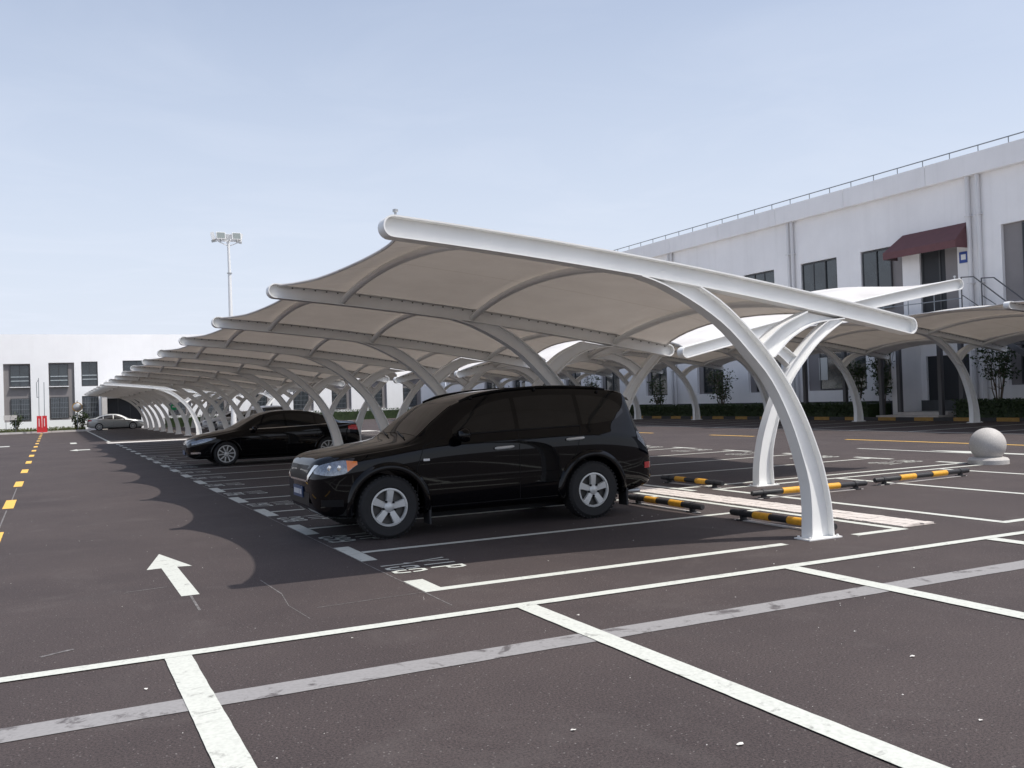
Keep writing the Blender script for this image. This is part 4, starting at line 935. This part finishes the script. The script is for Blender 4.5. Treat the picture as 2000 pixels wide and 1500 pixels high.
for i, (a, b, c, d) in enumerate(bays):
    if i == 4:
        q = MB(); pbox(q, PL, a, b, 0, d, .25, .3); e_ = q.obj('entrance', 'dark_interior', lb)
        for u in (5.4, 6.4): q = MB(); pbox(q, PL, u-.03, u+.03, 0, d, .2, .249); q.obj('door_frame', 'window_frame', e_)
        continue
    q = MB(); pbox(q, PL, a, b, c, d, .2, .24); q.obj('infill_panel', 'wall_grey', lb)
    if d-c > 4:
        o = .5 if i in (0, 6, 7) else .08
        w_ = 1.45; window(lb, PL, a+o, a+o+w_, 3.95, d-.12, 2, .14, (4.45, 4.8), True); window(lb, PL, a+o, a+o+w_, c+.12, c+2.0, 2, .14, (), False, grille=True)
    else: window(lb, PL, a+.03, b-.03, c+.03, d-.03, 2, .14, (4.5, 4.85) if c > 3 else (), False, grille=c < 3)
q = MB(); pbox(q, PL, 4.02, 4.44, 0, 2.95, -1.2, -.003); q.obj('porch_pier', 'pale_concrete', lb)
q = MB(); pbox(q, PL, 4.02, 8, 2.953, 3.2, -1.25, -.003); q.obj('porch_roof', 'wall_white', lb)
vg = tag(MB().box(-40, 2.6, 86.2, 89.9, 0, .12).obj('grass_verge', 'leaf_grass'), kind='structure')
kl = tag(empty('end_kerb', (0, 86, 0)), kind='structure'); kl.location = (0, 0, 0)
km = MB().box(0, .985, -.1, .1, 0, .15).mesh('kerb_block', 'pale_concrete')
for x in np.arange(-14, 3, 1.0): link('kerb_block', km, kl, (float(x), 86.1, 0))
mb = MB()
def fpg(): return (rng.uniform(-14, 2.6), rng.uniform(86.25, 87.6), .12+rng.random()*.34*(.75+.25*math.sin(rng.random()*6)))
leaves(mb, 5200, fpg, .05, .10, .1); tag(mb.obj('ground_cover', 'leaf_grass', fix=False), 'low sunlit ground cover along the left building kerb', 'ground cover', kind='stuff')
small_tree(-2.55, 86.7, 1.6, .5, 320, 'small round shrub in front of the leftmost window bay', 5, s0=.07, s1=.13, m='leaf_dark')
small_tree(2.35, 86.8, 1.5, .45, 320, 'small shrub left of the silver sedan against the white wall', 5, s0=.07, s1=.13, m='leaf_dark')
small_tree(1.9, 87.0, 1.2, .3, 200, 'low shrub under the round traffic mirror', 4, s0=.06, s1=.12, m='leaf_dark')
# red barrier cabinets with raised booms
for x, h, l, flag in ((-.86, 4.5, 'left red barrier cabinet with raised boom at the lane end', True), (-.47, 4.15, 'right red barrier cabinet with thin raised boom at the lane end', False)):
    r0 = tag(empty('barrier_gate', (x, 85, 0)), l, 'barrier', 'barriers at the lane end'); mb = MB()
    mb.add([(-.19, -.16, .08), (.19, -.16, .08), (.19, .16, .08), (-.19, .16, .08), (-.17, -.14, 1.42), (.17, -.14, 1.42), (.17, .14, 1.42), (-.17, .14, 1.42)], [(0, 1, 5, 4), (1, 2, 6, 5), (2, 3, 7, 6), (3, 0, 4, 7), (4, 5, 6, 7), (0, 3, 2, 1)]); mb.obj('cabinet', 'red_paint', r0)
    MB().box(-.22, .22, -.2, .2, .001, .08).obj('foot_plate', 'pale_concrete', r0); MB().box(-.04, .01, -.166, -.14, .55, 1.2).obj('reflector', 'sign_white', r0)
    bm2 = MB().bar((0, 0, 1.42), (.02, 0, h), .07, .05).obj('boom', 'rail_grey', r0)
    if flag: MB().bar((-.12, 0, 2.9), (-.14, 0, h-.4), .05).bar((0, 0, 2.9), (-.12, 0, 2.95), .04).bar((0, 0, h-.15), (-.14, 0, h-.4), .04).obj('folding_arm', 'rail_grey', bm2)
r0 = tag(empty('traffic_mirror', (2.0, 86.4, 0)), 'round traffic mirror with orange rim on a pole by the verge', 'mirror')
MB().tube([(0, 0, .1), (0, 0, 2.6)], .035, 8).obj('pole', 'rail_grey', r0); MB().lathe([(.0, -.10), (.28, -.06), (.33, -.03), (.33, .0), (0, .06)], 24, 'y', (0, -.05, 2.05)).obj('mirror_face', 'galvanised', r0, smooth=True)
MB().lathe([(.33, -.04), (.40, -.03), (.40, .01), (.33, .01)], 24, 'y', (0, -.05, 2.05), True).obj('rim', 'kerb_yellow', r0, smooth=True)
r0 = tag(empty('notice_board', (-2.9, 86.4, 0)), 'small pale notice board on posts before the leftmost window bay', 'sign')
MB().box(-.55, .4, -.03, .03, 1.15, 1.55).obj('board', 'pale_concrete', r0)
for x in (-.4, .3): MB().tube([(x, .05, .1), (x, .05, 1.5)], .025, 6).obj('post', 'rail_grey', r0)
# floodlight mast
r0 = tag(empty('floodlight_mast', (9.02, 52.8, 0)), 'tall white mast with floodlights behind the carports', 'light mast')
MB().tube([(0, 0, 0), (0, 0, 9.0)], [.15, .095], 14).obj('lower_shaft', 'lamp_white', r0, smooth=True); MB().tube([(0, 0, 9.0), (-.02, 0, 10.75)], [.085, .07], 12).obj('upper_shaft', 'lamp_white', r0, smooth=True)
MB().lathe([(.14, 8.98), (.14, 9.03)], 14).obj('collar', 'galvanised', r0); MB().lathe([(.2, .002), (.2, .03), (.16, .05)], 14).obj('foot_plate', 'galvanised', r0)
MB().bar((-.7, 0, 10.78), (.7, 0, 10.78), .06).bar((0, -.6, 10.78), (0, .6, 10.78), .06).bar((-.55, 0, 10.74), (0, 0, 10.5), .05).bar((.55, 0, 10.74), (0, 0, 10.5), .05).obj('crossarm', 'lamp_white', r0)
for x, y, a in ((-.42, -.1, 0), (.42, -.1, 0), (-.72, .2, 1.4), (.05, .5, 3.1), (.6, .3, -1.6)):
    e = MB().box(-.24, .24, -.06, .12, 0, .40).obj('floodlight', 'lamp_white', r0); e.location = (x, y, 10.86); e.rotation_euler = (-.25, 0, a)
    MB().box(-.21, .21, -.066, -.0605, .03, .37).obj('lens', 'floodlight_glass', e); MB().bar((0, .03, -.12), (0, .03, .02), .3, .03).obj('bracket', 'galvanised', e)
# green notice on a far column
r0 = tag(empty('green_sign', (7.05, 62.75, 1.75)), 'small round green sign hung on a far carport column', 'sign')
MB().lathe([(0, -.03), (.22, -.03), (.22, .0), (0, .0)], 24, 'y').obj('disc', 'green_sign', r0); MB().box(-.12, .12, -.034, -.0305, -.03, .05).obj('symbol', 'sign_white', r0); MB().bar((0, .0, .0), (0, .1, .0), .04).obj('bracket', 'galvanised', r0)
